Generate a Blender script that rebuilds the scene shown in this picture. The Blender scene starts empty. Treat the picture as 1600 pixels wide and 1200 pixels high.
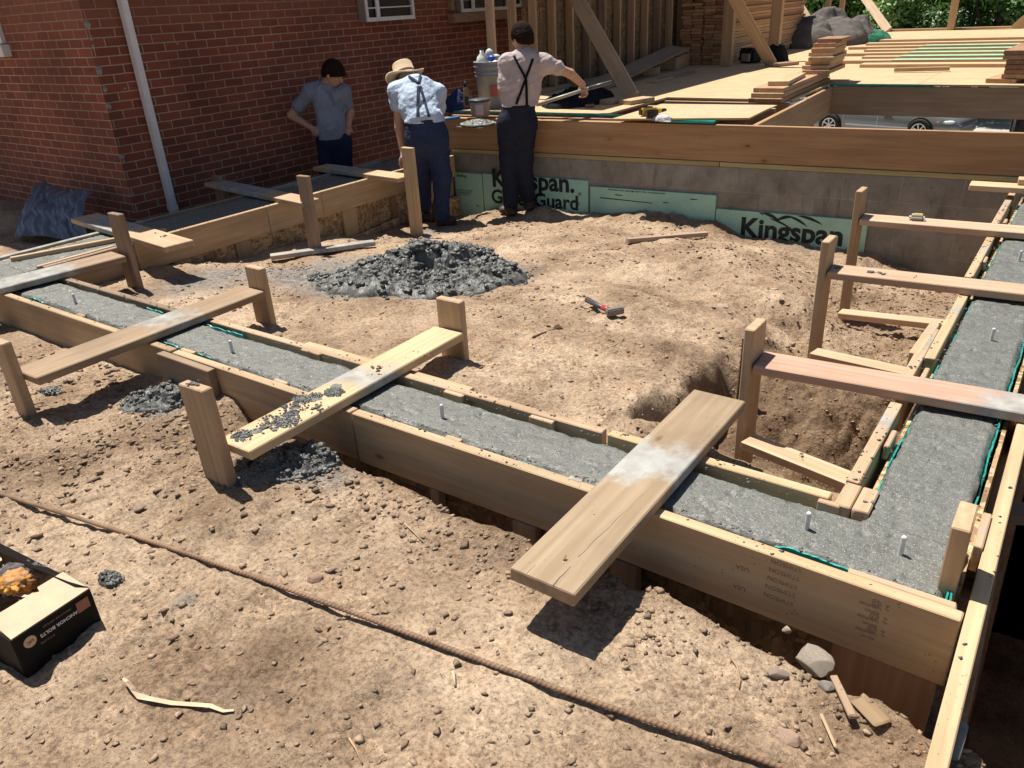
import bpy, bmesh, math, random
import numpy as np
from mathutils import Vector, Matrix, noise as mnoise
random.seed(7); np.random.seed(7)
S = bpy.context.scene
COL = S.collection
# ------------------------------------------------------------ camera, light, exposure
# the camera stands at the origin; the form tops lie at z = -1.30, the ground at about -1.45
F = 1210.0
RM = np.array([[0.81241542, 0.21849047, -0.54059514],
               [0.58079547, -0.38520941, 0.71714039],
               [-0.05155399, -0.89659112, -0.43984834]])
cd = bpy.data.cameras.new("camera"); cam = bpy.data.objects.new("camera", cd); COL.objects.link(cam)
cd.sensor_width = 36; cd.lens = F * 36 / 1600; cd.clip_start = 0.05; cd.clip_end = 500
m3 = Matrix(((RM[0][0], -RM[0][1], -RM[0][2]), (RM[1][0], -RM[1][1], -RM[1][2]), (RM[2][0], -RM[2][1], -RM[2][2])))
cam.matrix_world = m3.to_4x4()
S.camera = cam
SUN = Vector((0.40, -0.10, -1.0))            # direction the light travels
sd = bpy.data.lights.new("sun", 'SUN'); so = bpy.data.objects.new("sun", sd); COL.objects.link(so)
sd.energy = 5.0; sd.angle = math.radians(0.53); sd.color = (1.0, 0.95, 0.87)
so.rotation_euler = SUN.to_track_quat('-Z', 'Y').to_euler()
W = bpy.data.worlds.new("World"); S.world = W; W.use_nodes = True
nt = W.node_tree; bg = nt.nodes['Background']; sky = nt.nodes.new('ShaderNodeTexSky')
sky.sky_type = 'NISHITA'; sky.sun_disc = False
sky.sun_elevation = math.atan2(1.0, math.hypot(SUN.x, SUN.y))
sky.sun_rotation = math.atan2(-SUN.x, -SUN.y)
nt.links.new(sky.outputs[0], bg.inputs[0]); bg.inputs[1].default_value = 0.05
S.view_settings.view_transform = 'Standard'; S.view_settings.look = 'None'
S.view_settings.exposure = 0.55; S.view_settings.gamma = 1.0; S.view_settings.use_curve_mapping = False
S.render.engine = 'CYCLES'; S.cycles.diffuse_bounces = 3

# ------------------------------------------------------------ placing helpers
def ray(px, py): return RM @ np.array([px - 800.0, py - 600.0, F])
def P(px, py, z): w = ray(px, py); return Vector(w * (z / w[2]))
def PX(px, py, x): w = ray(px, py); return Vector(w * (x / w[0]))
def PY(px, py, y): w = ray(px, py); return Vector(w * (y / w[1]))
WA = Vector((-5.05, 6.02, 0)); WB = Vector((-0.65, 6.36, 0)); WD = (WB - WA).normalized(); WN = Vector((WD.y, -WD.x, 0))
def PW(px, py, off=0.0):                      # point on the block wall's front face
    w = Vector(ray(px, py)); n = WN; return w * (((WA + WN * off).dot(n)) / w.dot(n))

# ------------------------------------------------------------ numpy noise
_perm = np.random.RandomState(3).rand(64, 64, 8)
def vn2(x, y, c=0):
    xi = np.floor(x).astype(int); yi = np.floor(y).astype(int); fx = x - xi; fy = y - yi
    fx = fx * fx * (3 - 2 * fx); fy = fy * fy * (3 - 2 * fy); p = _perm[:, :, c]
    a = p[xi % 64, yi % 64]; b = p[(xi + 1) % 64, yi % 64]; d = p[xi % 64, (yi + 1) % 64]; e = p[(xi + 1) % 64, (yi + 1) % 64]
    return (a * (1 - fx) + b * fx) * (1 - fy) + (d * (1 - fx) + e * fx) * fy
def fbm(x, y, o=4, c=0):
    s = 0; a = 1; t = 0
    for i in range(o):
        k = 2.03 ** i; s = s + a * (vn2(x * k + 7.3 * i, y * k - 3.1 * i, (c + i) % 8) - .5); t += a; a *= .5
    return s / t * 2
def sst(x, a, b):
    t = np.clip((x - a) / (b - a), 0, 1); return t * t * (3 - 2 * t)

# ------------------------------------------------------------ materials
def newmat(n):
    m = bpy.data.materials.new(n); m.use_nodes = True; t = m.node_tree
    return m, t, t.nodes['Principled BSDF'], t.nodes, t.links
def N(ns, typ, **k):
    n = ns.new(typ)
    for a, b in k.items():
        if a in n.inputs.keys() if hasattr(n.inputs, 'keys') else False: n.inputs[a].default_value = b
        else: setattr(n, a, b)
    return n
def ramp(ns, stops):
    r = ns.new('ShaderNodeValToRGB'); e = r.color_ramp.elements
    while len(e) < len(stops): e.new(.5)
    for el, (p, c) in zip(e, stops): el.position = p; el.color = (*c, 1) if len(c) == 3 else c
    return r
def mix(ns, ls, fac, a, b, mode='MIX'):
    m = ns.new('ShaderNodeMix'); m.data_type = 'RGBA'; m.blend_type = mode
    for s, v in ((m.inputs[0], fac), (m.inputs[6], a), (m.inputs[7], b)):
        if hasattr(v, 'is_linked') or hasattr(v, 'links'): ls.new(v, s)
        else: s.default_value = v if not isinstance(v, tuple) or len(v) == 4 else (*v, 1)
    return m.outputs[2]
def mth(ns, ls, op, a, b=None, clamp=False):
    m = ns.new('ShaderNodeMath'); m.operation = op; m.use_clamp = clamp
    for s, v in ((m.inputs[0], a), (m.inputs[1], b)):
        if v is None: continue
        if hasattr(v, 'links'): ls.new(v, s)
        else: s.default_value = v
    return m.outputs[0]
def noise(ns, ls, vec, scale, detail=4, rough=.6, out=0, dist=0):
    n = ns.new('ShaderNodeTexNoise'); n.inputs['Scale'].default_value = scale; n.inputs['Detail'].default_value = detail
    n.inputs['Roughness'].default_value = rough; n.inputs['Distortion'].default_value = dist
    if vec is not None: ls.new(vec, n.inputs['Vector'])
    return n.outputs[out]
def mapping(ns, ls, vec, scale=(1, 1, 1), rot=(0, 0, 0), loc=None):
    m = ns.new('ShaderNodeMapping'); m.inputs['Scale'].default_value = scale; m.inputs['Rotation'].default_value = rot
    ls.new(vec, m.inputs['Vector'])
    if loc is not None:
        if hasattr(loc, 'links'): ls.new(loc, m.inputs['Location'])
        else: m.inputs['Location'].default_value = loc
    return m.outputs[0]
def bump(ns, ls, h, strength, dist, bs, prev=None):
    b = ns.new('ShaderNodeBump'); b.inputs['Strength'].default_value = strength; b.inputs['Distance'].default_value = dist
    ls.new(h, b.inputs['Height'])
    if prev is not None: ls.new(prev, b.inputs['Normal'])
    if bs is not None: ls.new(b.outputs[0], bs.inputs['Normal'])
    return b.outputs[0]
def objattr(ns, name):
    a = ns.new('ShaderNodeAttribute'); a.attribute_type = 'OBJECT'; a.attribute_name = name; return a.outputs['Fac']

def make_wood():
    m, t, bs, ns, ls = newmat('lumber')
    tc = ns.new('ShaderNodeTexCoord'); oi = ns.new('ShaderNodeObjectInfo')
    off = ns.new('ShaderNodeVectorMath'); off.operation = 'SCALE'; off.inputs[0].default_value = (37, 19, 53); ls.new(oi.outputs['Random'], off.inputs['Scale'])
    co = ns.new('ShaderNodeVectorMath'); co.operation = 'ADD'; ls.new(tc.outputs['Object'], co.inputs[0]); ls.new(off.outputs[0], co.inputs[1])
    v = co.outputs[0]
    g1 = noise(ns, ls, mapping(ns, ls, v, (.9, 16, 16)), 1.6, 5, .6, dist=.6)
    g2 = noise(ns, ls, mapping(ns, ls, v, (2.5, 90, 90)), 1.5, 3, .6)
    big = noise(ns, ls, v, 2.2, 4, .6)
    # growth rings running along the board
    wv = ns.new('ShaderNodeTexWave'); wv.wave_type = 'BANDS'; wv.bands_direction = 'Y'; wv.inputs['Scale'].default_value = 9
    wv.inputs['Distortion'].default_value = 7; wv.inputs['Detail'].default_value = 2; wv.inputs['Detail Scale'].default_value = .6
    ls.new(mapping(ns, ls, v, (.18, 1, 1)), wv.inputs['Vector'])
    base = oi.outputs['Color']
    dark = mix(ns, ls, .75, base, (.53, .40, .29, 1), 'MULTIPLY')
    light = mix(ns, ls, .16, base, (.95, .70, .48, 1))
    r1 = ramp(ns, [(.33, (0, 0, 0)), (.68, (1, 1, 1))]); ls.new(g1, r1.inputs[0])
    c = mix(ns, ls, r1.outputs[0], dark, light)
    c = mix(ns, ls, .55, base, c)
    f2 = mth(ns, ls, 'MULTIPLY', wv.outputs['Fac'], .22)
    c = mix(ns, ls, f2, c, dark)
    r3 = ramp(ns, [(.55, (0, 0, 0)), (.8, (1, 1, 1))]); ls.new(g2, r3.inputs[0])
    c = mix(ns, ls, mth(ns, ls, 'MULTIPLY', r3.outputs[0], .22), c, dark)
    # knots
    vo = ns.new('ShaderNodeTexVoronoi'); vo.inputs['Scale'].default_value = 3.2; vo.inputs['Randomness'].default_value = 1
    ls.new(mapping(ns, ls, v, (.8, 1.7, 1.7)), vo.inputs['Vector'])
    rk = ramp(ns, [(0.0, (1, 1, 1)), (.035, (.9, .9, .9)), (.075, (0, 0, 0))]); ls.new(vo.outputs['Distance'], rk.inputs[0])
    c = mix(ns, ls, rk.outputs[0], c, (.11, .05, .022, 1))
    rk2 = ramp(ns, [(0.06, (1, 1, 1)), (.19, (0, 0, 0))]); ls.new(vo.outputs['Distance'], rk2.inputs[0])
    c = mix(ns, ls, mth(ns, ls, 'MULTIPLY', rk2.outputs[0], .35), c, dark)
    # weathering, mud
    rb = ramp(ns, [(.42, (0, 0, 0)), (.72, (1, 1, 1))]); ls.new(big, rb.inputs[0])
    dirt = mth(ns, ls, 'MULTIPLY', rb.outputs[0], mth(ns, ls, 'ADD', objattr(ns, 'dirt'), .18), True)
    c = mix(ns, ls, dirt, c, (.19, .135, .088, 1))
    # small specks
    sp = ns.new('ShaderNodeTexVoronoi'); sp.inputs['Scale'].default_value = 55; ls.new(v, sp.inputs['Vector'])
    rs = ramp(ns, [(.10, (1, 1, 1)), (.16, (0, 0, 0))]); ls.new(sp.outputs['Distance'], rs.inputs[0])
    spm = ramp(ns, [(.52, (0, 0, 0)), (.6, (1, 1, 1))]); ls.new(noise(ns, ls, v, 5, 3), spm.inputs[0])
    c = mix(ns, ls, mth(ns, ls, 'MULTIPLY', mth(ns, ls, 'MULTIPLY', rs.outputs[0], spm.outputs[0]), .7), c, (.10, .085, .07, 1))
    # concrete smear across part of the board: |x - smear_c| < smear_w
    sx = ns.new('ShaderNodeSeparateXYZ'); ls.new(tc.outputs['Object'], sx.inputs[0])
    d = mth(ns, ls, 'ABSOLUTE', mth(ns, ls, 'SUBTRACT', sx.outputs[0], objattr(ns, 'smear_c')))
    n3 = noise(ns, ls, v, 7, 5, .7)
    e = mth(ns, ls, 'SUBTRACT', objattr(ns, 'smear_w'), d)
    e = mth(ns, ls, 'ADD', mth(ns, ls, 'MULTIPLY', e, 9.0), mth(ns, ls, 'MULTIPLY', mth(ns, ls, 'SUBTRACT', n3, .52), 4.5), True)
    sw = mth(ns, ls, 'GREATER_THAN', objattr(ns, 'smear_w'), .001)
    e = mth(ns, ls, 'MULTIPLY', mth(ns, ls, 'MULTIPLY', e, sw), .86)
    cc = ramp(ns, [(.3, (.20, .20, .185)), (.7, (.42, .42, .395))]); ls.new(noise(ns, ls, v, 14, 4, .6), cc.inputs[0])
    c = mix(ns, ls, e, c, mix(ns, ls, objattr(ns, 'smear_l'), cc.outputs[0], (.56, .56, .54, 1)))
    ls.new(c, bs.inputs['Base Color']); bs.inputs['Roughness'].default_value = .72; bs.inputs['Specular IOR Level'].default_value = .25
    h = mth(ns, ls, 'ADD', mth(ns, ls, 'MULTIPLY', g2, .6), mth(ns, ls, 'MULTIPLY', g1, .6))
    b1 = bump(ns, ls, h, .35, .002, None)
    bump(ns, ls, noise(ns, ls, v, 30, 4, .7), .25, .004, bs, b1)
    return m
def make_osb(name='osb', tint=(1, 1, 1), dirtc=(.16, .11, .07), dz=None, sc=1.0):
    m, t, bs, ns, ls = newmat(name); tc = ns.new('ShaderNodeTexCoord'); v = tc.outputs['Object']
    cols = []
    for i, (sc3, r) in enumerate((((20, 30, 55), .4), ((55, 30, 18), -.5))):
        wv = mapping(ns, ls, v, tuple(a * sc for a in sc3), (r, r * .6, r))
        vo = ns.new('ShaderNodeTexVoronoi'); vo.inputs['Scale'].default_value = 1; ls.new(wv, vo.inputs['Vector'])
        sp = ns.new('ShaderNodeSeparateColor'); ls.new(vo.outputs['Color'], sp.inputs[0])
        cols.append((sp.outputs[0], vo.outputs['Distance']))
    pick = mth(ns, ls, 'GREATER_THAN', noise(ns, ls, v, 16, 2), .5)
    f = mix(ns, ls, pick, cols[0][0], cols[1][0])
    r = ramp(ns, [(.0, (.20, .115, .05)), (.35, (.36, .225, .11)), (.75, (.50, .345, .18)), (1, (.62, .46, .27))]); ls.new(f, r.inputs[0])
    c = mix(ns, ls, 1.0, r.outputs[0], (*tint, 1), 'MULTIPLY')
    rd = ramp(ns, [(.45, (0, 0, 0)), (.68, (1, 1, 1))]); ls.new(noise(ns, ls, v, 3.2, 6, .7), rd.inputs[0])
    df = mth(ns, ls, 'MULTIPLY', rd.outputs[0], .55)
    if dz is not None:                         # mud splashed along the foot of the panel
        sx = ns.new('ShaderNodeSeparateXYZ'); ls.new(v, sx.inputs[0])
        k = mth(ns, ls, 'MULTIPLY', mth(ns, ls, 'SUBTRACT', dz, sx.outputs[2]), 5.0)
        k = mth(ns, ls, 'ADD', k, mth(ns, ls, 'MULTIPLY', mth(ns, ls, 'SUBTRACT', noise(ns, ls, v, 9, 6, .75), .5), 4.0), True)
        df = mth(ns, ls, 'MAXIMUM', df, mth(ns, ls, 'MULTIPLY', k, .85))
    c = mix(ns, ls, df, c, (*dirtc, 1))
    ls.new(c, bs.inputs['Base Color']); bs.inputs['Roughness'].default_value = .8
    bump(ns, ls, f, .3, .002, bs)
    return m
def make_brick():
    m, t, bs, ns, ls = newmat('red_brick'); tc = ns.new('ShaderNodeTexCoord'); ge = ns.new('ShaderNodeNewGeometry')
    sx = ns.new('ShaderNodeSeparateXYZ'); ls.new(tc.outputs['Object'], sx.inputs[0])
    sn = ns.new('ShaderNodeSeparateXYZ'); ls.new(ge.outputs['True Normal'], sn.inputs[0])
    isx = mth(ns, ls, 'GREATER_THAN', mth(ns, ls, 'ABSOLUTE', sn.outputs[0]), .5)
    u = ns.new('ShaderNodeMix'); u.data_type = 'FLOAT'; ls.new(isx, u.inputs[0]); ls.new(sx.outputs[0], u.inputs[2]); ls.new(sx.outputs[1], u.inputs[3])
    cv = ns.new('ShaderNodeCombineXYZ'); ls.new(u.outputs[0], cv.inputs[0]); ls.new(sx.outputs[2], cv.inputs[1])
    wob = ns.new('ShaderNodeVectorMath'); wob.operation = 'SCALE'; wob.inputs['Scale'].default_value = .006
    nn = ns.new('ShaderNodeTexNoise'); nn.inputs['Scale'].default_value = 9; nn.inputs['Detail'].default_value = 4; ls.new(cv.outputs[0], nn.inputs['Vector'])
    ls.new(nn.outputs['Color'], wob.inputs[0])
    ad = ns.new('ShaderNodeVectorMath'); ad.operation = 'ADD'; ls.new(cv.outputs[0], ad.inputs[0]); ls.new(wob.outputs[0], ad.inputs[1])
    b = ns.new('ShaderNodeTexBrick'); ls.new(ad.outputs[0], b.inputs['Vector'])
    b.inputs['Scale'].default_value = 1; b.inputs['Brick Width'].default_value = .2032; b.inputs['Row Height'].default_value = .0677
    b.inputs['Mortar Size'].default_value = .0045; b.inputs['Mortar Smooth'].default_value = .12; b.inputs['Bias'].default_value = -.2
    b.inputs['Color1'].default_value = (.26, .074, .043, 1); b.inputs['Color2'].default_value = (.165, .046, .030, 1); b.inputs['Mortar'].default_value = (.41, .34, .255, 1)
    lo = noise(ns, ls, cv.outputs[0], 1.1, 5, .6)
    rl = ramp(ns, [(.35, (.70, .66, .62)), (.6, (1.12, 1.05, 1))]); ls.new(lo, rl.inputs[0])
    c = mix(ns, ls, 1.0, b.outputs['Color'], rl.outputs[0], 'MULTIPLY')
    # a painted-over brown wash high on the wall that also covers the joints
    hz = mth(ns, ls, 'ADD', mth(ns, ls, 'MULTIPLY', mth(ns, ls, 'SUBTRACT', sx.outputs[2], -.12), 4.0), mth(ns, ls, 'MULTIPLY', mth(ns, ls, 'SUBTRACT', noise(ns, ls, cv.outputs[0], 2.2, 5, .7), .5), 3.5), True)
    c = mix(ns, ls, mth(ns, ls, 'MULTIPLY', hz, .5), c, (.20, .085, .050, 1))
    st = ns.new('ShaderNodeTexVoronoi'); st.inputs['Scale'].default_value = 5; ls.new(cv.outputs[0], st.inputs['Vector'])
    rs = ramp(ns, [(.02, (1, 1, 1)), (.05, (0, 0, 0))]); ls.new(st.outputs['Distance'], rs.inputs[0])
    c = mix(ns, ls, mth(ns, ls, 'MULTIPLY', rs.outputs[0], .6), c, (.62, .55, .48, 1))
    ls.new(c, bs.inputs['Base Color']); bs.inputs['Roughness'].default_value = .85
    fac = mth(ns, ls, 'SUBTRACT', 1.0, b.outputs['Fac'])
    h = mth(ns, ls, 'ADD', fac, mth(ns, ls, 'MULTIPLY', noise(ns, ls, cv.outputs[0], 60, 4), .35))
    bump(ns, ls, h, .8, .006, bs)
    return m
def make_block():
    m, t, bs, ns, ls = newmat('concrete_block'); tc = ns.new('ShaderNodeTexCoord')
    sx = ns.new('ShaderNodeSeparateXYZ'); ls.new(tc.outputs['Object'], sx.inputs[0])
    cv = ns.new('ShaderNodeCombineXYZ'); ls.new(sx.outputs[0], cv.inputs[0]); ls.new(sx.outputs[2], cv.inputs[1])
    b = ns.new('ShaderNodeTexBrick'); ls.new(cv.outputs[0], b.inputs['Vector'])
    b.inputs['Scale'].default_value = 1; b.inputs['Brick Width'].default_value = .4065; b.inputs['Row Height'].default_value = .195
    b.inputs['Mortar Size'].default_value = .005; b.inputs['Mortar Smooth'].default_value = .3
    b.inputs['Color1'].default_value = (.31, .29, .25, 1); b.inputs['Color2'].default_value = (.265, .248, .212, 1); b.inputs['Mortar'].default_value = (.36, .34, .31, 1)
    rl = ramp(ns, [(.3, (.6, .58, .56)), (.65, (1.1, 1.1, 1.1))]); ls.new(noise(ns, ls, cv.outputs[0], 4, 6, .7), rl.inputs[0])
    c = mix(ns, ls, 1.0, b.outputs['Color'], rl.outputs[0], 'MULTIPLY')
    dr = ramp(ns, [(.56, (0, 0, 0)), (.70, (1, 1, 1))]); ls.new(noise(ns, ls, mapping(ns, ls, cv.outputs[0], (9, 1.6, 1)), 1.5, 5, .7), dr.inputs[0])
    c = mix(ns, ls, mth(ns, ls, 'MULTIPLY', dr.outputs[0], .5), c, (.08, .055, .04, 1))
    ls.new(c, bs.inputs['Base Color']); bs.inputs['Roughness'].default_value = .9
    h = mth(ns, ls, 'ADD', mth(ns, ls, 'SUBTRACT', 1.0, b.outputs['Fac']), mth(ns, ls, 'MULTIPLY', noise(ns, ls, tc.outputs['Object'], 90, 3), .5))
    bump(ns, ls, h, .7, .005, bs)
    return m
def make_concrete(name, c1, c2, rough=.5, spark=True):
    m, t, bs, ns, ls = newmat(name); tc = ns.new('ShaderNodeTexCoord'); v = tc.outputs['Object']
    r = ramp(ns, [(.3, c1), (.7, c2)]); ls.new(noise(ns, ls, v, 9, 6, .7), r.inputs[0])
    n2 = noise(ns, ls, v, 110, 4, .7)
    r2 = ramp(ns, [(.34, (.68, .68, .67)), (.48, (1, 1, 1)), (.66, (1.14, 1.14, 1.12))]); ls.new(n2, r2.inputs[0])
    c = mix(ns, ls, 1.0, r.outputs[0], r2.outputs[0], 'MULTIPLY')
    pr = ramp(ns, [(.055, (1, 1, 1)), (.11, (0, 0, 0))]); vo = ns.new('ShaderNodeTexVoronoi'); vo.inputs['Scale'].default_value = 38; ls.new(v, vo.inputs['Vector']); ls.new(vo.outputs['Distance'], pr.inputs[0])
    c = mix(ns, ls, mth(ns, ls, 'MULTIPLY', pr.outputs[0], .65), c, (.05, .05, .045, 1))
    vs = ns.new('ShaderNodeTexVoronoi'); vs.inputs['Scale'].default_value = 150; ls.new(v, vs.inputs['Vector'])
    rs = ramp(ns, [(.16, (1, 1, 1)), (.24, (0, 0, 0))]); ls.new(vs.outputs['Distance'], rs.inputs[0])
    c = mix(ns, ls, mth(ns, ls, 'MULTIPLY', rs.outputs[0], .5), c, (.62, .61, .56, 1))  # pale specks painted in as sun glints on the wet surface
    ls.new(c, bs.inputs['Base Color'])
    rr = ramp(ns, [(.4, (rough - .18,) * 3), (.6, (rough + .15,) * 3)]); ls.new(noise(ns, ls, v, 25, 4), rr.inputs[0]); ls.new(rr.outputs[0], bs.inputs['Roughness'])
    b1 = bump(ns, ls, noise(ns, ls, v, 160, 3, .7), .8, .003, None)
    b2 = bump(ns, ls, noise(ns, ls, v, 45, 4, .6), .6, .006, None, b1)
    bump(ns, ls, mth(ns, ls, 'MULTIPLY', pr.outputs[0], -1.0), .6, .004, bs, b2)
    return m
def make_soil():
    m, t, bs, ns, ls = newmat('soil'); tc = ns.new('ShaderNodeTexCoord'); v = tc.outputs['Object']
    r = ramp(ns, [(.30, (.175, .115, .072)), (.42, (.30, .208, .135)), (.53, (.42, .305, .206)), (.67, (.55, .42, .295))])
    ls.new(noise(ns, ls, v, 1.9, 8, .68), r.inputs[0]); c = r.outputs[0]
    ro = ramp(ns, [(.58, (0, 0, 0)), (.72, (1, 1, 1))]); ls.new(noise(ns, ls, v, 3.7, 5, .6), ro.inputs[0])
    c = mix(ns, ls, mth(ns, ls, 'MULTIPLY', ro.outputs[0], .35), c, (.37, .20, .10, 1))
    rg = ramp(ns, [(.55, (0, 0, 0)), (.72, (1, 1, 1))]); ls.new(noise(ns, ls, mapping(ns, ls, v, (1, 1, 1), loc=(5, 9, 1)), 4.5, 6, .7), rg.inputs[0])
    c = mix(ns, ls, mth(ns, ls, 'MULTIPLY', rg.outputs[0], .55), c, (.19, .14, .105, 1))
    fine = noise(ns, ls, v, 70, 5, .75)
    rf = ramp(ns, [(.34, (.50, .48, .46)), (.5, (1, 1, 1)), (.66, (1.28, 1.27, 1.25))]); ls.new(fine, rf.inputs[0])
    c = mix(ns, ls, 1.0, c, rf.outputs[0], 'MULTIPLY')
    vo = ns.new('ShaderNodeTexVoronoi'); vo.inputs['Scale'].default_value = 60; ls.new(v, vo.inputs['Vector'])
    sc = ns.new('ShaderNodeSeparateColor'); ls.new(vo.outputs['Color'], sc.inputs[0])
    pm = ramp(ns, [(.48, (0, 0, 0)), (.62, (1, 1, 1))]); ls.new(noise(ns, ls, v, 6, 4), pm.inputs[0])
    rp = ramp(ns, [(.0, (.6, .58, .56)), (1, (1.35, 1.32, 1.3))]); ls.new(sc.outputs[0], rp.inputs[0])
    c = mix(ns, ls, mth(ns, ls, 'MULTIPLY', pm.outputs[0], .7), c, mix(ns, ls, 1.0, c, rp.outputs[0], 'MULTIPLY'))
    at = ns.new('ShaderNodeAttribute'); at.attribute_name = 'stain'
    sa = ns.new('ShaderNodeSeparateColor'); ls.new(at.outputs['Color'], sa.inputs[0])
    f = mth(ns, ls, 'ADD', mth(ns, ls, 'MULTIPLY', sa.outputs[0], 2.0), mth(ns, ls, 'MULTIPLY', mth(ns, ls, 'SUBTRACT', noise(ns, ls, v, 7, 6, .7), .85), 2.4), True)
    gc = ramp(ns, [(.35, (.13, .125, .118)), (.65, (.34, .31, .28))]); ls.new(noise(ns, ls, v, 22, 5, .7), gc.inputs[0])
    c = mix(ns, ls, mth(ns, ls, 'MULTIPLY', f, .85), c, gc.outputs[0])
    f2 = sa.outputs[1]                       # freshly dug, damp earth, with shade painted into the pit and hollow
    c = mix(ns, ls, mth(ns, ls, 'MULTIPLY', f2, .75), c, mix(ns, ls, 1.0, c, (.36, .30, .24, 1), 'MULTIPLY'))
    ls.new(c, bs.inputs['Base Color']); bs.inputs['Roughness'].default_value = .92; bs.inputs['Specular IOR Level'].default_value = .2
    b0 = bump(ns, ls, noise(ns, ls, v, 190, 4, .8), .8, .0025, None)
    b1 = bump(ns, ls, fine, 1.0, .008, None, b0)
    hh = mth(ns, ls, 'MULTIPLY', mth(ns, ls, 'SUBTRACT', 1.0, vo.outputs['Distance']), pm.outputs[0])
    b2 = bump(ns, ls, hh, .8, .007, None, b1)
    bump(ns, ls, noise(ns, ls, v, 24, 6, .7), .8, .015, bs, b2)
    return m
def simple(name, col, rough=.6, metal=0, nsc=30, amt=.25, bs_=.2, bd=.002, spec=.4, obcol=False, sheen=0):
    m, t, bs, ns, ls = newmat(name); tc = ns.new('ShaderNodeTexCoord')
    r = ramp(ns, [(.3, (1 - amt,) * 3), (.7, (1 + amt * .6,) * 3)]); ls.new(noise(ns, ls, tc.outputs['Object'], nsc, 5, .65), r.inputs[0])
    if obcol:
        oi = ns.new('ShaderNodeObjectInfo'); base = oi.outputs['Color']
    else: base = (*col, 1)
    co_ = mix(ns, ls, 1.0, base, r.outputs[0], 'MULTIPLY')
    if name == 'gravel':
        at = ns.new('ShaderNodeAttribute'); at.attribute_name = 'lv'; rg = ramp(ns, [(0, (.55, .52, .50)), (.5, (.95, .93, .92)), (1, (1.45, 1.42, 1.38))]); ls.new(at.outputs['Fac'], rg.inputs[0]); co_ = mix(ns, ls, 1.0, co_, rg.outputs[0], 'MULTIPLY')
    ls.new(co_, bs.inputs['Base Color'])
    bs.inputs['Roughness'].default_value = rough; bs.inputs['Metallic'].default_value = metal; bs.inputs['Specular IOR Level'].default_value = spec
    if bs_ > 0: bump(ns, ls, noise(ns, ls, tc.outputs['Object'], nsc * 2.2, 4), bs_, bd, bs)
    return m
M = {}
M['wood'] = make_wood(); M['osb'] = make_osb('osb', dz=-1.62); M['deck'] = simple('deck_sheathing', (.53, .375, .21), .8, 0, 5, .16, .3, .002)
M['osb_dark'] = make_osb('osb_darker', (.42, .40, .38), (.07, .05, .035), -1.55)  # same strand pattern in an overall darker tint
M['brick'] = make_brick(); M['block'] = make_block(); M['soil'] = make_soil()
M['conc'] = make_concrete('wet_concrete', (.122, .123, .110), (.160, .161, .145))
M['mud'] = make_concrete('fresh_concrete_heap', (.060, .060, .055), (.125, .124, .114), .48)
M['stone'] = simple('stone', (.42, .31, .23), .85, 0, 14, .35, .6, .006, obcol=True)
M['gravel'] = simple('gravel', (.31, .22, .15), .9, 0, 60, .30, .5, .003)
M['foam'] = simple('green_foam', (.36, .62, .51), .6, 0, 5, .12, .1, .001)
M['teal'] = simple('teal_membrane', (.025, .34, .29), .4, 0, 18, .35, .4, .003)
M['black'] = simple('black_print', (.012, .02, .02), .6, 0, 30, .2, 0)
M['stamp'] = simple('stamp_ink', (.27, .19, .12), .8, 0, 120, .5, 0)
M['white'] = simple('white_paint', (.72, .72, .74), .4, 0, 12, .1, .1)
M['grayv'] = simple('gray_vinyl', (.17, .21, .27), .45, 0, 7, .3, .2)
M['graywin'] = simple('gray_frame', (.30, .27, .25), .6, 0, 12, .15, .1)
M['zinc'] = simple('zinc_plated', (.66, .66, .68), .45, .15, 60, .15, .1)
M['steel'] = simple('zinc_steel', (.62, .63, .64), .35, .6, 60, .2, .2)
M['rust'] = simple('rusty_steel', (.25, .155, .095), .75, .15, 9, .5, .4, .001)
M['card'] = simple('cardboard', (.60, .44, .29), .8, 0, 18, .12, .15, .001)
M['cardk'] = simple('printed_card', (.008, .0075, .007), .6, 0, 18, .2, .1, .001, .15)
M['cloth'] = simple('cloth', (.5, .5, .5), .9, 0, 11, .20, .9, .014, .2, True)
M['skin'] = simple('skin', (.52, .30, .21), .55, 0, 30, .12, .1, .001)
M['hair'] = simple('hair', (.022, .013, .009), .85, 0, 120, .5, .8, .004, .08)
M['straw'] = simple('straw', (.62, .46, .30), .8, 0, 90, .2, .4, .002)
M['plastic'] = simple('plastic', (.5, .5, .5), .4, 0, 10, .12, .05, .001, .4, True)
M['leather'] = simple('leather', (.07, .04, .03), .6, 0, 30, .3, .2)
M['glassd'] = simple('dark_glass', (.02, .025, .03), .08, 0, 5, .1, 0, spec=.6)
M['paint_car'] = simple('silver_car_paint', (.20, .225, .23), .3, .3, 5, .05, 0)
M['rubber'] = simple('rubber', (.015, .015, .015), .8, 0, 40, .2, .1)
M['asphalt'] = simple('pale_paving', (.42, .40, .38), .9, 0, 3, .2, .4, .01)
M['lamp'] = simple('amber_lens', (.75, .25, .04), .2, 0, 20, .1, 0)
M['lens'] = simple('clear_lens', (.6, .62, .62), .1, 0, 20, .1, 0)
M['bark'] = simple('bark', (.10, .07, .05), .9, 0, 20, .3, .5, .01)
M['saw'] = simple('sawdust', (.56, .40, .25), .95, 0, 60, .3, .6, .004)
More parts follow.
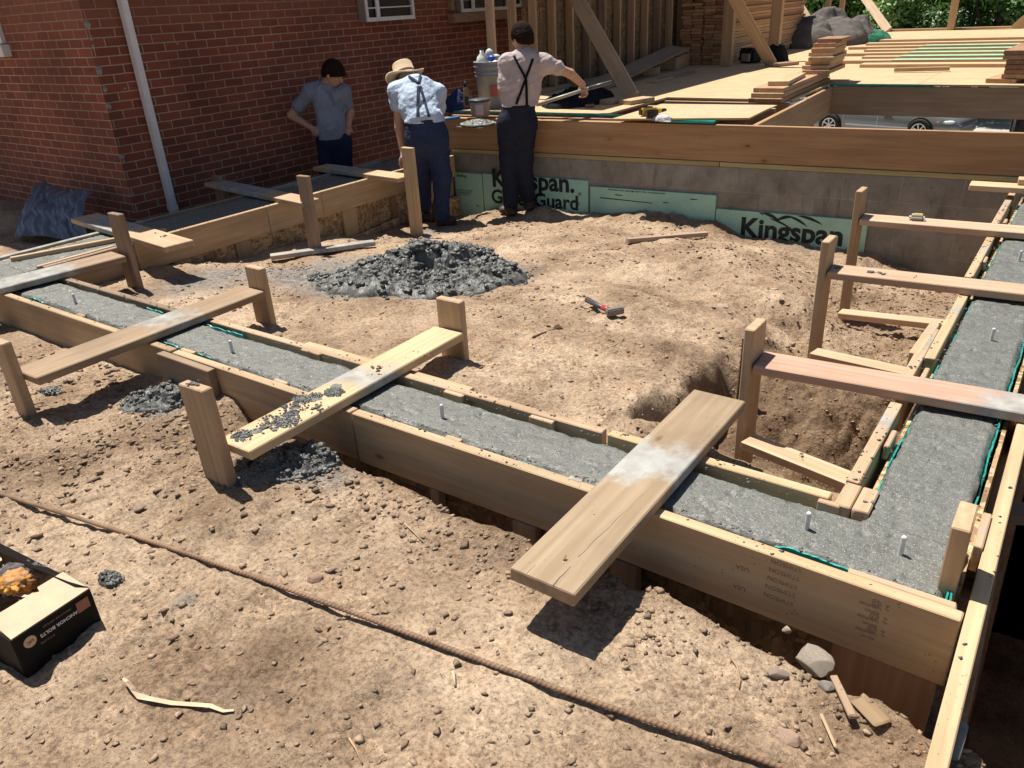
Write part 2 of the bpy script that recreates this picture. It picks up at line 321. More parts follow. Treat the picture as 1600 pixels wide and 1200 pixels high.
def make_leaf():
    m, t, bs, ns, ls = newmat('leaves'); oi = ns.new('ShaderNodeObjectInfo'); at = ns.new('ShaderNodeAttribute'); at.attribute_name = 'lv'
    r = ramp(ns, [(0, (.06, .13, .03)), (.5, (.14, .27, .06)), (1, (.28, .42, .12))]); ls.new(at.outputs['Fac'], r.inputs[0])
    ls.new(r.outputs[0], bs.inputs['Base Color']); bs.inputs['Roughness'].default_value = .5
    tr = ns.new('ShaderNodeBsdfTranslucent'); ls.new(r.outputs[0], tr.inputs['Color'])
    mx = ns.new('ShaderNodeMixShader'); mx.inputs[0].default_value = .3
    ls.new(bs.outputs[0], mx.inputs[1]); ls.new(tr.outputs[0], mx.inputs[2]); ls.new(mx.outputs[0], ns['Material Output'].inputs[0])
    return m
M['leaf'] = make_leaf()
def make_bag():
    m, t, bs, ns, ls = newmat('clear_bag'); bs.inputs['Base Color'].default_value = (.9, .86, .88, 1); bs.inputs['Roughness'].default_value = .12
    bs.inputs['Transmission Weight'].default_value = .0
    tp = ns.new('ShaderNodeBsdfTransparent'); mx = ns.new('ShaderNodeMixShader'); mx.inputs[0].default_value = .28
    tc = ns.new('ShaderNodeTexCoord'); bump(ns, ls, noise(ns, ls, tc.outputs['Object'], 40, 4), 1, .02, bs)
    ls.new(tp.outputs[0], mx.inputs[1]); ls.new(bs.outputs[0], mx.inputs[2]); ls.new(mx.outputs[0], ns['Material Output'].inputs[0]); return m
M['bag'] = make_bag()
M['orange'] = simple('orange_plastic', (.85, .38, .06), .45, 0, 25, .25, .4, .004)
C_PINE = (.50, .35, .205); C_PALE = (.60, .44, .265); C_PINK = (.54, .385, .255); C_OLD = (.33, .235, .16); C_RED = (.34, .195, .11)
C_YEL = (.53, .395, .25)

# ------------------------------------------------------------ object helpers
def tag(o, label=None, cat=None, group=None, kind=None):
    if label: o['label'] = label
    if cat: o['category'] = cat
    if group: o['group'] = group
    if kind: o['kind'] = kind
    return o
def empty(name, loc, label, cat, group=None):
    o = bpy.data.objects.new(name, None); COL.objects.link(o); o.location = loc; o.empty_display_size = .1
    return tag(o, label, cat, group)
def link(name, me, mat, parent=None, mw=None, color=None, smooth=False):
    if mat is not None and len(me.materials) == 0: me.materials.append(mat)
    if smooth and len(me.polygons): me.polygons.foreach_set('use_smooth', [True] * len(me.polygons))
    o = bpy.data.objects.new(name, me); COL.objects.link(o)
    mw = mw or Matrix.Identity(4)
    if parent is not None:
        o.parent = parent
        chain = Matrix.Identity(4); q = parent; mats = []
        while q is not None: mats.append(q.matrix_basis.copy()); q = q.parent
        for k in reversed(mats): chain = chain @ k
        o.matrix_basis = chain.inverted() @ mw
    else: o.matrix_basis = mw
    if color: o.color = (*color, 1)
    return o
def mesh(name, verts, faces):
    me = bpy.data.meshes.new(name); me.from_pydata([tuple(v) for v in verts], [], faces); me.update(); return me
def npmesh(name, V, Q):
    me = bpy.data.meshes.new(name); V = np.asarray(V, dtype=np.float32); Q = np.asarray(Q, dtype=np.int32); k = Q.shape[1]
    me.vertices.add(len(V)); me.vertices.foreach_set('co', V.ravel()); me.loops.add(Q.size); me.loops.foreach_set('vertex_index', Q.ravel())
    me.polygons.add(len(Q)); me.polygons.foreach_set('loop_start', np.arange(0, Q.size, k, dtype=np.int32)); me.polygons.foreach_set('loop_total', np.full(len(Q), k, dtype=np.int32))
    me.update(calc_edges=True); me.validate(); return me
def boxbm(l, w, t, bev=.003, seg=1, cuts=0):
    bm = bmesh.new(); bmesh.ops.create_cube(bm, size=1, matrix=Matrix.Diagonal((l, w, t, 1)))
    if bev > 0: bmesh.ops.bevel(bm, geom=bm.edges[:], offset=bev, segments=seg, affect='EDGES')
    return bm
def fin(bm, name):
    me = bpy.data.meshes.new(name); bm.to_mesh(me); bm.free(); return me
def frame(a, b, up=(0, 0, 1)):
    a = Vector(a); b = Vector(b); x = (b - a).normalized(); u = Vector(up)
    if abs(x.dot(u)) > .99: u = Vector((0, 1, 0))
    y = u.cross(x).normalized(); z = x.cross(y)
    return Matrix((x, y, z)).transposed().to_4x4(), (b - a).length
def board(name, a, b, w, t, up=(0, 0, 1), color=C_PINE, parent=None, smear=None, dirt=0, bev=.003, mat=None, warp=0.0):
    """a lumber piece from a to b (centre line), width w across, thickness t along up"""
    R, L = frame(a, b, up); mw = Matrix.Translation((Vector(a) + Vector(b)) / 2) @ R
    bm = boxbm(L, w, t, bev)
    rs = random.Random(int(abs(a[0]) * 977 + abs(a[1]) * 613 + L * 311))
    bm.verts.ensure_lookup_table()
    for v in bm.verts:                          # saw-cut ends and edges are never quite true
        v.co += Vector((rs.uniform(-.0015, .0015), rs.uniform(-.0008, .0008), rs.uniform(-.0006, .0006)))
    me = fin(bm, name)
    kk = rs.uniform(.88, 1.06); c = tuple(max(0, min(1, k * kk * rs.uniform(.985, 1.015))) for k in color)
    o = link(name, me, mat or M['wood'], parent, mw, c)
    if smear: o['smear_c'] = float(smear[0]); o['smear_w'] = float(smear[1])
    o['dirt'] = float(dirt)
    return o
class MB:
    def __init__(s): s.bm = bmesh.new()
    def box(s, c, size, rot=None, bev=.0):
        M4 = Matrix.Translation(c) @ (rot.to_4x4() if rot else Matrix.Identity(4)) @ Matrix.Diagonal((*size, 1))
        r = bmesh.ops.create_cube(s.bm, size=1, matrix=M4)
        if bev: bmesh.ops.bevel(s.bm, geom=list({e for v in r['verts'] for e in v.link_edges}), offset=bev, segments=2, affect='EDGES')
        return s
    def cyl(s, a, b, r1, r2=None, n=16, cap=True):
        a = Vector(a); b = Vector(b); r2 = r1 if r2 is None else r2; d = b - a
        q = d.to_track_quat('Z', 'Y').to_matrix().to_4x4()
        bmesh.ops.create_cone(s.bm, cap_ends=cap, segments=n, radius1=r1, radius2=r2, depth=d.length, matrix=Matrix.Translation((a + b) / 2) @ q); return s
    def sph(s, c, r, sub=2, rot=None):
        r = r if hasattr(r, '__len__') else (r, r, r)
        bmesh.ops.create_icosphere(s.bm, subdivisions=sub, radius=1, matrix=Matrix.Translation(c) @ (rot.to_4x4() if rot else Matrix.Identity(4)) @ Matrix.Diagonal((*r, 1))); return s
    def lathe(s, prof, c=(0, 0, 0), n=24):
        c = Vector(c); rings = []
        for r, z in prof: rings.append([s.bm.verts.new(c + Vector((r * math.cos(2 * math.pi * i / n), r * math.sin(2 * math.pi * i / n), z))) for i in range(n)])
        for a, b in zip(rings, rings[1:]):
            for i in range(n): s.bm.faces.new((a[i], a[(i + 1) % n], b[(i + 1) % n], b[i]))
        return s
    def poly(s, pts, ext):
        vs = [s.bm.verts.new(Vector(p)) for p in pts]; f = s.bm.faces.new(vs)
        r = bmesh.ops.extrude_face_region(s.bm, geom=[f]); bmesh.ops.translate(s.bm, verts=[v for v in r['geom'] if isinstance(v, bmesh.types.BMVert)], vec=Vector(ext)); return s
    def tube(s, pts, r, n=8):
        pts = [Vector(p) for p in pts]; rings = []
        for i, p in enumerate(pts):
            d = (pts[min(i + 1, len(pts) - 1)] - pts[max(i - 1, 0)]).normalized(); u = Vector((0, 0, 1)) if abs(d.z) < .95 else Vector((0, 1, 0))
            x = d.cross(u).normalized(); y = x.cross(d); rr = r(i) if callable(r) else r
            rings.append([s.bm.verts.new(p + (x * math.cos(2 * math.pi * k / n) + y * math.sin(2 * math.pi * k / n)) * rr) for k in range(n)])
        for a, b in zip(rings, rings[1:]):
            for k in range(n): s.bm.faces.new((a[k], a[(k + 1) % n], b[(k + 1) % n], b[k]))
        s.bm.faces.new(rings[0][::-1]); s.bm.faces.new(rings[-1]); return s
    def build(s, name, mat, parent=None, color=None, smooth=False, mw=None):
        bmesh.ops.recalc_face_normals(s.bm, faces=s.bm.faces[:])
        return link(name, fin(s.bm, name), mat, parent, mw, color, smooth)
def text_mesh(body, size, mat_w, parent, name='lettering', mat=None, bold=.0, depth=.001):
    cu = bpy.data.curves.new(name, 'FONT'); cu.body = body; cu.size = size; cu.offset = bold; cu.extrude = depth; cu.align_x = 'CENTER'; cu.align_y = 'CENTER'; cu.resolution_u = 3
    tmp = bpy.data.objects.new('tmp', cu); COL.objects.link(tmp); dg = bpy.context.evaluated_depsgraph_get()
    me = bpy.data.meshes.new_from_object(tmp.evaluated_get(dg)); bpy.data.objects.remove(tmp); bpy.data.curves.remove(cu)
    me.name = name; me.materials.clear(); return link(name, me, mat or M['black'], parent, mat_w)

# ------------------------------------------------------------ signed-distance bodies
def sdf_mesh(name, prims, vox=.008, k=.02, fold=0.0, ffreq=22.0, cut=None):
    """smooth union of tapered capsules / ellipsoids, turned into one closed quad surface"""
    lo = np.full(3, 1e9); hi = -lo
    for p in prims:
        if p[0] == 'c':
            for c, r in ((p[1], p[3]), (p[2], p[4])): c = np.array(c); lo = np.minimum(lo, c - r * 1.6); hi = np.maximum(hi, c + r * 1.6)
        else: c = np.array(p[1]); r = max(p[2]); lo = np.minimum(lo, c - r); hi = np.maximum(hi, c + r)
    lo -= .03; hi += .03; n = np.ceil((hi - lo) / vox).astype(int) + 1
    ax = [lo[i] + vox * np.arange(n[i]) for i in range(3)]
    D = np.full(n, .2, dtype=np.float32)
    for p in prims:
        if p[0] == 'c': a, b = np.array(p[1], float), np.array(p[2], float); rm = max(p[3], p[4]) * 1.6; l = np.minimum(a, b) - rm - .05; h = np.maximum(a, b) + rm + .05
        else: c = np.array(p[1], float); rm = max(p[2]); l = c - rm - .05; h = c + rm + .05
        i0 = np.clip(((l - lo) / vox).astype(int), 0, n - 1); i1 = np.clip(((h - lo) / vox).astype(int) + 2, 1, n)
        X, Y, Z = np.meshgrid(ax[0][i0[0]:i1[0]], ax[1][i0[1]:i1[1]], ax[2][i0[2]:i1[2]], indexing='ij')
        if p[0] == 'c':
            ba = b - a; q = np.stack((X - a[0], Y - a[1], Z - a[2]), -1); t = np.clip(q @ ba / max(ba @ ba, 1e-9), 0, 1)
            w = q - t[..., None] * ba
            if len(p) > 5 and p[5] is not None:
                nn = np.array(p[5][0], float); nn /= np.linalg.norm(nn); c1 = w @ nn; w = w + (c1 * (1 / p[5][1] - 1))[..., None] * nn
            d = np.sqrt((w ** 2).sum(-1)) - (p[3] + (p[4] - p[3]) * t)
        else:
            q = np.stack((X - c[0], Y - c[1], Z - c[2]), -1)
            if len(p) > 3 and p[3] is not None: q = q @ np.array(p[3])      # columns = local axes
            r = np.array(p[2]); k0 = np.sqrt(((q / r) ** 2).sum(-1)); k1 = np.sqrt(((q / r ** 2) ** 2).sum(-1)) + 1e-9; d = k0 * (k0 - 1) / k1
        sl = D[i0[0]:i1[0], i0[1]:i1[1], i0[2]:i1[2]]; hh = np.clip(k - np.abs(sl - d), 0, None) / k
        D[i0[0]:i1[0], i0[1]:i1[1], i0[2]:i1[2]] = np.minimum(sl, d) - hh * hh * k / 4
    X, Y, Z = np.meshgrid(*ax, indexing='ij')
    if fold:
        q = ffreq / 30.0; f1 = fbm(q * (5 * (X - Y) + 9 * Z + 1.2 * np.sin(4 * Z + 3 * X)) + 20, q * (16 * Z - 4 * (X + Y)) + 20, 3, 1); f2 = fbm(q * (11 * (X - .4 * Y) - 5 * Z) + 40, q * (7 * Z + 9 * (X + Y)) + 40, 3, 4)
        D = D + fold * (3.2 * np.abs(f1) + 1.6 * f2 - .6)
    if cut:
        for (pt, nrm) in cut:
            nrm = np.array(nrm, float); nrm /= np.linalg.norm(nrm); pt = np.array(pt, float)
            D = np.maximum(D, (X - pt[0]) * nrm[0] + (Y - pt[1]) * nrm[1] + (Z - pt[2]) * nrm[2])
    inside = D < 0; inside[0] = inside[-1] = False; inside[:, 0] = inside[:, -1] = False; inside[:, :, 0] = inside[:, :, -1] = False
    # surface nets
    s = np.zeros(np.array(n) - 1, int); acc = np.zeros((*(np.array(n) - 1), 3)); cnt = np.zeros(np.array(n) - 1)
    C = [(i, j, l) for i in (0, 1) for j in (0, 1) for l in (0, 1)]
    def sub(A, o): return A[o[0]:A.shape[0] - 1 + o[0], o[1]:A.shape[1] - 1 + o[1], o[2]:A.shape[2] - 1 + o[2]]
    for o in C: s += sub(inside, o)
    act = (s > 0) & (s < 8); idx = -np.ones(act.shape, int); ii = np.argwhere(act); idx[act] = np.arange(len(ii))
    Dm = np.where(inside, np.minimum(D, -1e-6), np.maximum(D, 1e-6))
    V = np.zeros((len(ii), 3)); cn = np.zeros(len(ii))
    for a_ in range(8):
        for b_ in range(a_ + 1, 8):
            oa, ob = np.array(C[a_]), np.array(C[b_])
            if np.abs(oa - ob).sum() != 1: continue
            da = Dm[ii[:, 0] + oa[0], ii[:, 1] + oa[1], ii[:, 2] + oa[2]]; db = Dm[ii[:, 0] + ob[0], ii[:, 1] + ob[1], ii[:, 2] + ob[2]]
            mk = (da < 0) != (db < 0); t = np.where(mk, da / np.where(mk, da - db, 1), 0)
            V += np.where(mk[:, None], oa + t[:, None] * (ob - oa), 0); cn += mk
    V = lo + vox * (ii + V / cn[:, None]); Q = []
    for axd in range(3):
        o = [0, 0, 0]; o[axd] = 1
        A = inside; B = np.roll(inside, -1, axd); ch = (A != B); e = np.argwhere(ch); e = e[(e[:, axd] < n[axd] - 1)]
        u, v = [(1, 2), (2, 0), (0, 1)][axd]; e = e[(e[:, u] > 0) & (e[:, v] > 0) & (e[:, u] < n[u] - 1) & (e[:, v] < n[v] - 1)]
        def g(du, dv):
            f = e.copy(); f[:, u] -= du; f[:, v] -= dv; return idx[f[:, 0], f[:, 1], f[:, 2]]
        q = np.stack((g(0, 0), g(1, 0), g(1, 1), g(0, 1)), 1); fl = ~A[e[:, 0], e[:, 1], e[:, 2]]; q[fl] = q[fl][:, ::-1]; Q.append(q)
    Q = np.concatenate(Q); Q = Q[(Q >= 0).all(1)]
    return npmesh(name, V, Q)

# ============================================================ GROUND
CP = np.array([  # x, y, z control points
 (-1.7, -.5, -1.47), (-1.0, .3, -1.46), (0, .3, -1.46), (-2.8, .6, -1.46), (-1.6, .9, -1.43), (-.8, 1.2, -1.43), (0, 1.35, -1.46), (-2.08, 1.2, -1.39),
 (-2.6, 1.35, -1.42), (-3.42, 1.15, -1.46), (-4.2, 1.2, -1.47), (-5.5, 1.0, -1.48), (-8, 0, -1.5), (-4.5, -2, -1.5), (-4, 1.5, -1.49), (-3, 1.5, -1.47),
 (-2.03, 2.36, -1.40), (-1.2, 2.3, -1.42), (-.5, 2.3, -1.5), (-3.3, 2.32, -1.47), (-4.0, 2.4, -1.48), (-4.67, 2.35, -1.49), (-4.8, 3.8, -1.64), (-4.7, 4.9, -1.77),
 (-4.4, 5.85, -1.77), (-4.1, 5.95, -1.76), (-3.6, 5.9, -1.75), (-3.0, 6.0, -1.76), (-2.5, 6.15, -1.78), (-2.0, 6.2, -1.84), (-1.4, 6.2, -1.87), (-.6, 6.3, -1.97), (-5.0, 5.9, -1.90),
 (-2.0, 3.4, -1.50), (-3.5, 3.6, -1.55), (-2.6, 4.4, -1.62), (-3.6, 5.0, -1.68), (-2.2, 5.2, -1.68), (-1.4, 4.6, -1.66), (-1.3, 3.6, -1.56), (-1.4, 2.9, -1.45),
 (-.9, 2.7, -1.50), (-.6, 3.0, -1.60), (-.96, 3.9, -1.70), (-.6, 4.4, -1.80), (-1.06, 4.97, -1.88), (-.6, 5.3, -1.92), (-1.1, 5.7, -1.88),
 (-6.1, 5.4, -1.86), (-6.1, 3.8, -1.8), (-6.5, 3.0, -1.6), (-7.5, 3.0, -1.55), (-9, 3, -1.55), (-6.2, 2.2, -1.52), (-10, 6, -1.6), (-1.7, .5, -1.45)])
def idw(X, Y):
    num = np.zeros_like(X); den = np.zeros_like(X)
    for x, y, z in CP:
        w = 1 / ((X - x) ** 2 + (Y - y) ** 2 + .02) ** 1.7; num += w * z; den += w
    return num / den
def ground_z(X, Y, detail=True):
    X = np.atleast_1d(np.asarray(X, float)); Y = np.atleast_1d(np.asarray(Y, float))
    z = idw(X, Y)
    rough = .026 * fbm(X * 2.3, Y * 2.3, 3) + .018 * fbm(X * 7, Y * 7, 3, 2)
    pk = .35 + .65 * sst(fbm(X * 1.15 + 2, Y * 1.15 + 7, 3, 6), -.25, .12)
    if detail:
        clod = np.clip(fbm(X * 3.1 + 5, Y * 3.1, 3, 4) + .15, 0, 1)
        n1 = vn2(X * 26, Y * 26, 1); n2 = vn2(X * 55 + 3, Y * 55, 5)
        rough = rough + pk * (.015 * fbm(X * 19, Y * 19, 4, 1) + .0045 * fbm(X * 62, Y * 62, 2, 6)) + pk * clod * (.020 * np.abs(n1 - .5) + .013 * np.abs(n2 - .5))
    # trench against the front formwork
    e = 1.505 + .03 * fbm(X * 2.1, X * 0 + 1.7, 3, 3) + .03 * fbm(X * 9, Y * 4, 3, 5) - .055 * sst(X, -.6, -.1) + .02 * sst(-X, 1.2, 2.0)
    tr = sst(Y, e - .035, e + .12) * (1 - sst(Y, 1.95, 2.05)) * sst(X, -2.75, -2.3)
    lip = np.exp(-((Y - e + .05) / .06) ** 2) * .016 * sst(X, -2.9, -2.3)
    # dug-out hollow inside, beside the right-hand wall
    hxn = fbm(X * 4, Y * 4, 3, 6); hx = sst(X + .09 * hxn, -1.22, -1.06) * sst(Y + .06 * hxn, 2.30, 2.45) * (1 - sst(Y + .1 * hxn, 2.95, 3.45) * .8)
    dugr = sst(X, -1.3, -1.0) * sst(Y, 2.2, 2.5) * (1 - sst(Y, 4.4, 5.2))
    z = z + sst(X, -1.25, -1.1) * sst(Y, 2.2, 2.5) * (1 - sst(Y, 4.8, 5.6)) * .05 * np.abs(fbm(X * 8, Y * 8, 4, 2)) - .30 * np.exp(-(((X + .40) / .17) ** 2 + ((Y - 2.98) / .36) ** 2)) + dugr * (.028 * np.abs(fbm(X * 15, Y * 15, 3, 4)) + .02 * fbm(X * 6, Y * 6, 3, 3)) - .08 * np.exp(-(((X + 1.12) / .07) ** 2 + ((Y - 2.92) / .13) ** 2))
    hl = np.exp(-(((X + 1.18) / .16) ** 2 + ((Y - 4.25) / .13) ** 2))
    z = z + rough * 1.0 + lip - .42 * tr - .30 * hx - .14 * hl
    z = z + .09 * np.exp(-(((X + 3.95) / .16) ** 2 + ((Y - 5.9) / .10) ** 2))     # heap beside the boots
    bw = np.exp(-((Y - (6.02 + (X + 5.05) * .077)) / .22) ** 2) * sst(X, -3.4, -3.0) * (1 - sst(X, -2.5, -2.2))
    z = z + bw * (.05 + .06 * np.abs(fbm(X * 8, Y * 8, 3, 2)))
    # deep cut outside the right-hand wall
    pe = .05 + .04 * fbm(X * 0 + 2, Y * 3, 3, 1)
    pit = sst(X, pe, pe + .16) * sst(Y + .08 * fbm(X * 6, Y * 2, 2, 3), 1.42, 1.60) * (1 - sst(X, 1.1, 1.5))
    z = z - 3.2 * pit
    base = sst(Y, 6.5, 6.9) * sst(X, -6.3, -6.1)
    return z - 2.0 * base
def gz(x, y, d=True): return float(ground_z(x, y, d)[0])
def axis(segs):
    out = []
    for a, b, s in segs: out += list(np.arange(a, b, s))
    return np.array(sorted(set(np.round(out, 5))))
gx = axis([(-60, -14, 6), (-14, -6, .25), (-6, -4.2, .035), (-4.2, .45, .0105), (.45, 3, .06), (3, 8, .5), (8, 66, 6)])
gy = axis([(-60, -4, 6), (-4, -.4, .2), (-.4, 1.75, .0095), (1.75, 3.4, .013), (3.4, 7.0, .022)])
GX, GY = np.meshgrid(gx, gy, indexing='ij'); GZ = ground_z(GX.ravel(), GY.ravel()).reshape(GX.shape)
nx, ny = GX.shape; I = np.arange(nx * ny).reshape(nx, ny)
Q = np.stack((I[:-1, :-1], I[1:, :-1], I[1:, 1:], I[:-1, 1:]), -1).reshape(-1, 4)
gme = npmesh('ground', np.stack((GX, GY, GZ), -1).reshape(-1, 3), Q)
xs, ys = GX.ravel(), GY.ravel()
def blob(x, y, rx, ry, a=0):
    dx, dy = xs - x, ys - y; c, s = math.cos(a), math.sin(a); return np.exp(-(((dx * c + dy * s) / rx) ** 2 + ((-dx * s + dy * c) / ry) ** 2))
st = np.clip(blob(-3.5, 3.2, .55, .42, .5) * 1.1 + blob(-3.3, 3.75, .75, .5, .6) + blob(-4.2, 3.5, .45, .5) * .8 + blob(-4.5, 2.7, .4, .5) * .9 + blob(-2.0, 1.4, .28, .16) + blob(-2.9, 1.45, .2, .14)
             + .8 * blob(-4.55, 5.1, .35, .6) + .5 * blob(-1.95, 2.55, .12, .1) + .45 * blob(-1.6, 2.75, .1, .1) + .8 * blob(-1.75, 6.15, .45, .08) + .7 * blob(-1.76, .78, .06, .05)
             + .55 * blob(-1.6, 2.35, .16, .07) + .5 * blob(-.75, 2.45, .25, .15) + .6 * blob(-.5, 3.9, .2, .5), 0, 1)
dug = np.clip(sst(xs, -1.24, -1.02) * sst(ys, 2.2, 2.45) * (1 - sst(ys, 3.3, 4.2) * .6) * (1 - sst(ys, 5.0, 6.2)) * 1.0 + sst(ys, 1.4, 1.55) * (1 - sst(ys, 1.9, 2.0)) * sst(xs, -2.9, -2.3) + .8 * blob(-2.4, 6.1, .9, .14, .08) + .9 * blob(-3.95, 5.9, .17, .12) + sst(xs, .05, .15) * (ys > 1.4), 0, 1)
ca = gme.color_attributes.new('stain', 'FLOAT_COLOR', 'POINT')
ca.data.foreach_set('color', np.stack((st, dug, st * 0, st * 0 + 1), -1).astype(np.float32).ravel())
go = link('ground', gme, M['soil'], smooth=True); tag(go, kind='structure')

# loose pebbles and crumbs lying everywhere: nobody could count them
def pebble_field(name, n, area, smin, smax, mat, dens=None, flat=.6, seed=1, label=None):
    rs = np.random.RandomState(seed); bv = np.array([[1, 0, 0], [-1, 0, 0], [0, 1, 0], [0, -1, 0], [.2, .1, 1], [-.1, 0, -1], [.6, .6, .5], [-.6, .5, .45]], float); bf = np.array([[6, 4, 0], [6, 2, 4], [6, 0, 2], [7, 2, 1], [7, 4, 2], [7, 1, 4], [4, 1, 3], [4, 3, 0], [5, 2, 0], [5, 1, 2], [5, 3, 1], [5, 0, 3]])
    x = rs.uniform(area[0], area[1], n * 3); y = rs.uniform(area[2], area[3], n * 3)
    if dens is not None: k = rs.rand(n * 3) < dens(x, y); x, y = x[k][:n], y[k][:n]
    else: x, y = x[:n], y[:n]
    n = len(x); z = ground_z(x, y); s = smin * (smax / smin) ** (rs.rand(n) ** 5.0)
    dist = np.hypot(x, y); s = s * (.6 + .25 * dist)
    ang = rs.rand(n) * 6.28; sc = np.stack((s * rs.uniform(.8, 1.5, n), s * rs.uniform(.6, 1.1, n), s * flat * rs.uniform(.6, 1.2, n)), 1)
    V = (bv[None] + rs.uniform(-.30, .30, (n, len(bv), 3))) * sc[:, None]
    tx = rs.uniform(-.4, .4, n)[:, None]; V[:, :, 2] = V[:, :, 2] + V[:, :, 0] * tx
    c, sn = np.cos(ang)[:, None], np.sin(ang)[:, None]
    W_ = np.stack((V[:, :, 0] * c - V[:, :, 1] * sn + x[:, None], V[:, :, 0] * sn + V[:, :, 1] * c + y[:, None], V[:, :, 2] + (z + s * .15)[:, None]), -1)
    Fc = (bf[None] + (np.arange(n) * len(bv))[:, None, None]).reshape(-1, 3)
    me_ = npmesh(name, W_.reshape(-1, 3), Fc); at_ = me_.attributes.new('lv', 'FLOAT', 'POINT'); at_.data.foreach_set('value', np.repeat(np.clip(.45 + .25 * rs.randn(n), 0, 1), len(bv)).astype(np.float32)); o = link(name, me_, mat); tag(o, label, 'gravel', kind='stuff'); return o
def dn(x, y):
    a = .07 + 1.3 * np.clip(fbm(x * 1.7 + 3, y * 1.7, 4, 2) + .0, 0, 1) * np.clip(fbm(x * 6 + 3, y * 6, 3, 5) * 1.6 + .4, .05, 1) * (.25 + .75 * sst(fbm(x * 1.15 + 2, y * 1.15 + 7, 3, 6), -.25, .12)) + .28 * np.exp(-((y - 1.40) / .10) ** 2) * (x > -2.4)
    ok = ~((y > 1.6) & (y < 2.02)) & ~((x > -.42)) | ((y < 1.5) & (x > -.42))
    return a * ok
pebble_field('gravel', 70000, (-4.3, .12, .0, 1.62), .0011, .013, M['gravel'], dn, .6, 3, 'loose tan pebbles and crumbs scattered over the bare earth in the foreground')
def dn2(x, y): return (.15 + .9 * np.clip(fbm(x * 1.5 + 9, y * 1.5, 4, 2) + .05, 0, 1) + .8 * sst(x, -1.3, -1.1)) * ((x < -.45) & (y > 2.05) & (x > -4.95))
pebble_field('gravel', 24000, (-4.95, -.4, 2.0, 6.25), .0009, .0085, M['gravel'], dn2, .6, 5, 'loose crumbs of earth scattered inside the foundation')
# lower yard and street beyond the foundation
me = mesh('street', [(-70, 6.7, -3.62), (70, 6.7, -3.62), (70, 120, -3.62), (-70, 120, -3.62)], [(0, 1, 2, 3)]); tag(link('street', me, M['asphalt']), kind='structure')

# ============================================================ BRICK HOUSE
HX, HY = -6.5, 3.43
house = empty('brick_house', (HX, HY, -1.9), 'red brick house corner standing in shade on the left', 'house')
w = MB(); w.box((HX - 5.0, HY + 7.5, -1.45), (10.0, 15.0, 4.8)); wo = w.build('brick_wall', M['brick'], house)
rf = MB(); rf.poly([(HX + .45, HY - .5, .98), (HX + .45, HY - .5, 1.08), (HX - 5.0, HY - .5, 3.2), (HX - 10.45, HY - .5, 1.08), (HX - 10.45, HY - .5, .98)], (0, 16, 0)); rf.build('roof', M['graywin'], house)
ds = MB(); ds.box((HX + .045, 3.755, -.3), (.075, .055, 2.9), bev=.006); ds.box((HX + .045, 3.755, -1.45), (.083, .063, .05), bev=.004)
d_ = ds.build('downspout', M['white'], None, mw=Matrix.Identity(4)); tag(d_, 'white rectangular downspout running down the brick wall near the house corner', 'downspout')
# mortar lumps down the corner where a pipe used to hang
for i, (px, py, r) in enumerate(((130, 38, .030), (140, 60, .02), (152, 110, .034), (161, 139, .022), (166, 165, .028), (186, 245, .022), (188, 252, .014), (201, 303, .02), (206, 328, .018), (136, 72, .014))):
    q = PX(px + 3, py, HX); b = MB(); b.sph((0, 0, 0), (.007, r * .8, r), 2)
    rs = random.Random(i)
    for v in b.bm.verts: v.co *= 1 + rs.uniform(-.25, .25)
    b.build('mortar_patch', M['block'], house, mw=Matrix.Translation((HX, max(q.y, HY + .02), q.z)))
def window_box(name, y0, y1, z0, z1, proud, label, sill):
    t = empty(name, (HX, (y0 + y1) / 2, z0), label, 'window', 'windows in the brick side wall')
    f = MB(); x = HX + proud / 2
    f.box((x, y0 + .02, (z0 + z1) / 2), (proud, .04, z1 - z0)); f.box((x, y1 - .02, (z0 + z1) / 2), (proud, .04, z1 - z0)); f.box((x, (y0 + y1) / 2, z0 + .02), (proud, y1 - y0 - .082, .04)); f.box((x, (y0 + y1) / 2, z1 - .02), (proud, y1 - y0 - .082, .04))
    f.build('frame', M['graywin'], t)
    s = MB(); X = HX + proud + .008
    s.box((X, (y0 + y1) / 2, z0 + .02), (.02, y1 - y0, .038)); s.box((X, (y0 + y1) / 2, z1 - .02), (.02, y1 - y0, .038)); s.box((X, y0 + .015, (z0 + z1) / 2), (.02, .03, z1 - z0 - .08)); s.box((X, y1 - .015, (z0 + z1) / 2), (.02, .03, z1 - z0 - .08))
    s.box((X, y0 + .24 * (y1 - y0), (z0 + z1) / 2), (.016, .05, z1 - z0 - .08))
    for k in range(1, 6): s.box((X - .002, (y0 + y1) / 2, z0 + k * (z1 - z0) / 6.3), (.010, y1 - y0 - .062, .012))
    s.build('sash', M['white'], t)
    g = MB(); g.box((HX + proud - .02, (y0 + y1) / 2, (z0 + z1) / 2), (.006, y1 - y0 - .085, z1 - z0 - .085)); g.build('pane', M['glassd'], t)
    if sill:
        c = MB(); c.box((HX + .05, (y0 + y1) / 2 - .05, z0 - .055), (.10, y1 - y0 + .25, .10), bev=.004); c.build('sill', M['wood'], t, C_OLD)
        c = MB(); c.box((HX + .03, y0 - .13, (z0 + z1) / 2 + .03), (.06, .05, z1 - z0), bev=.003); c.build('side_board', M['wood'], t, C_OLD)
    return t
window_box('window', 6.34, 7.08, -.09, .72, .10, 'small white barred window sticking out of the brick above the man in the straw hat', False)
window_box('window', 7.95, 8.9, -.06, .8, .07, 'white barred window with brown wooden sill beside the wall studs', True)
window_box('window', 9.0, 9.9, -.04, .8, .05, 'window with pale sill half hidden behind the upright studs', False)
t = empty('window', (-8.6, HY, -.12), 'window with white sill at the far left edge of the shaded brick wall', 'window')
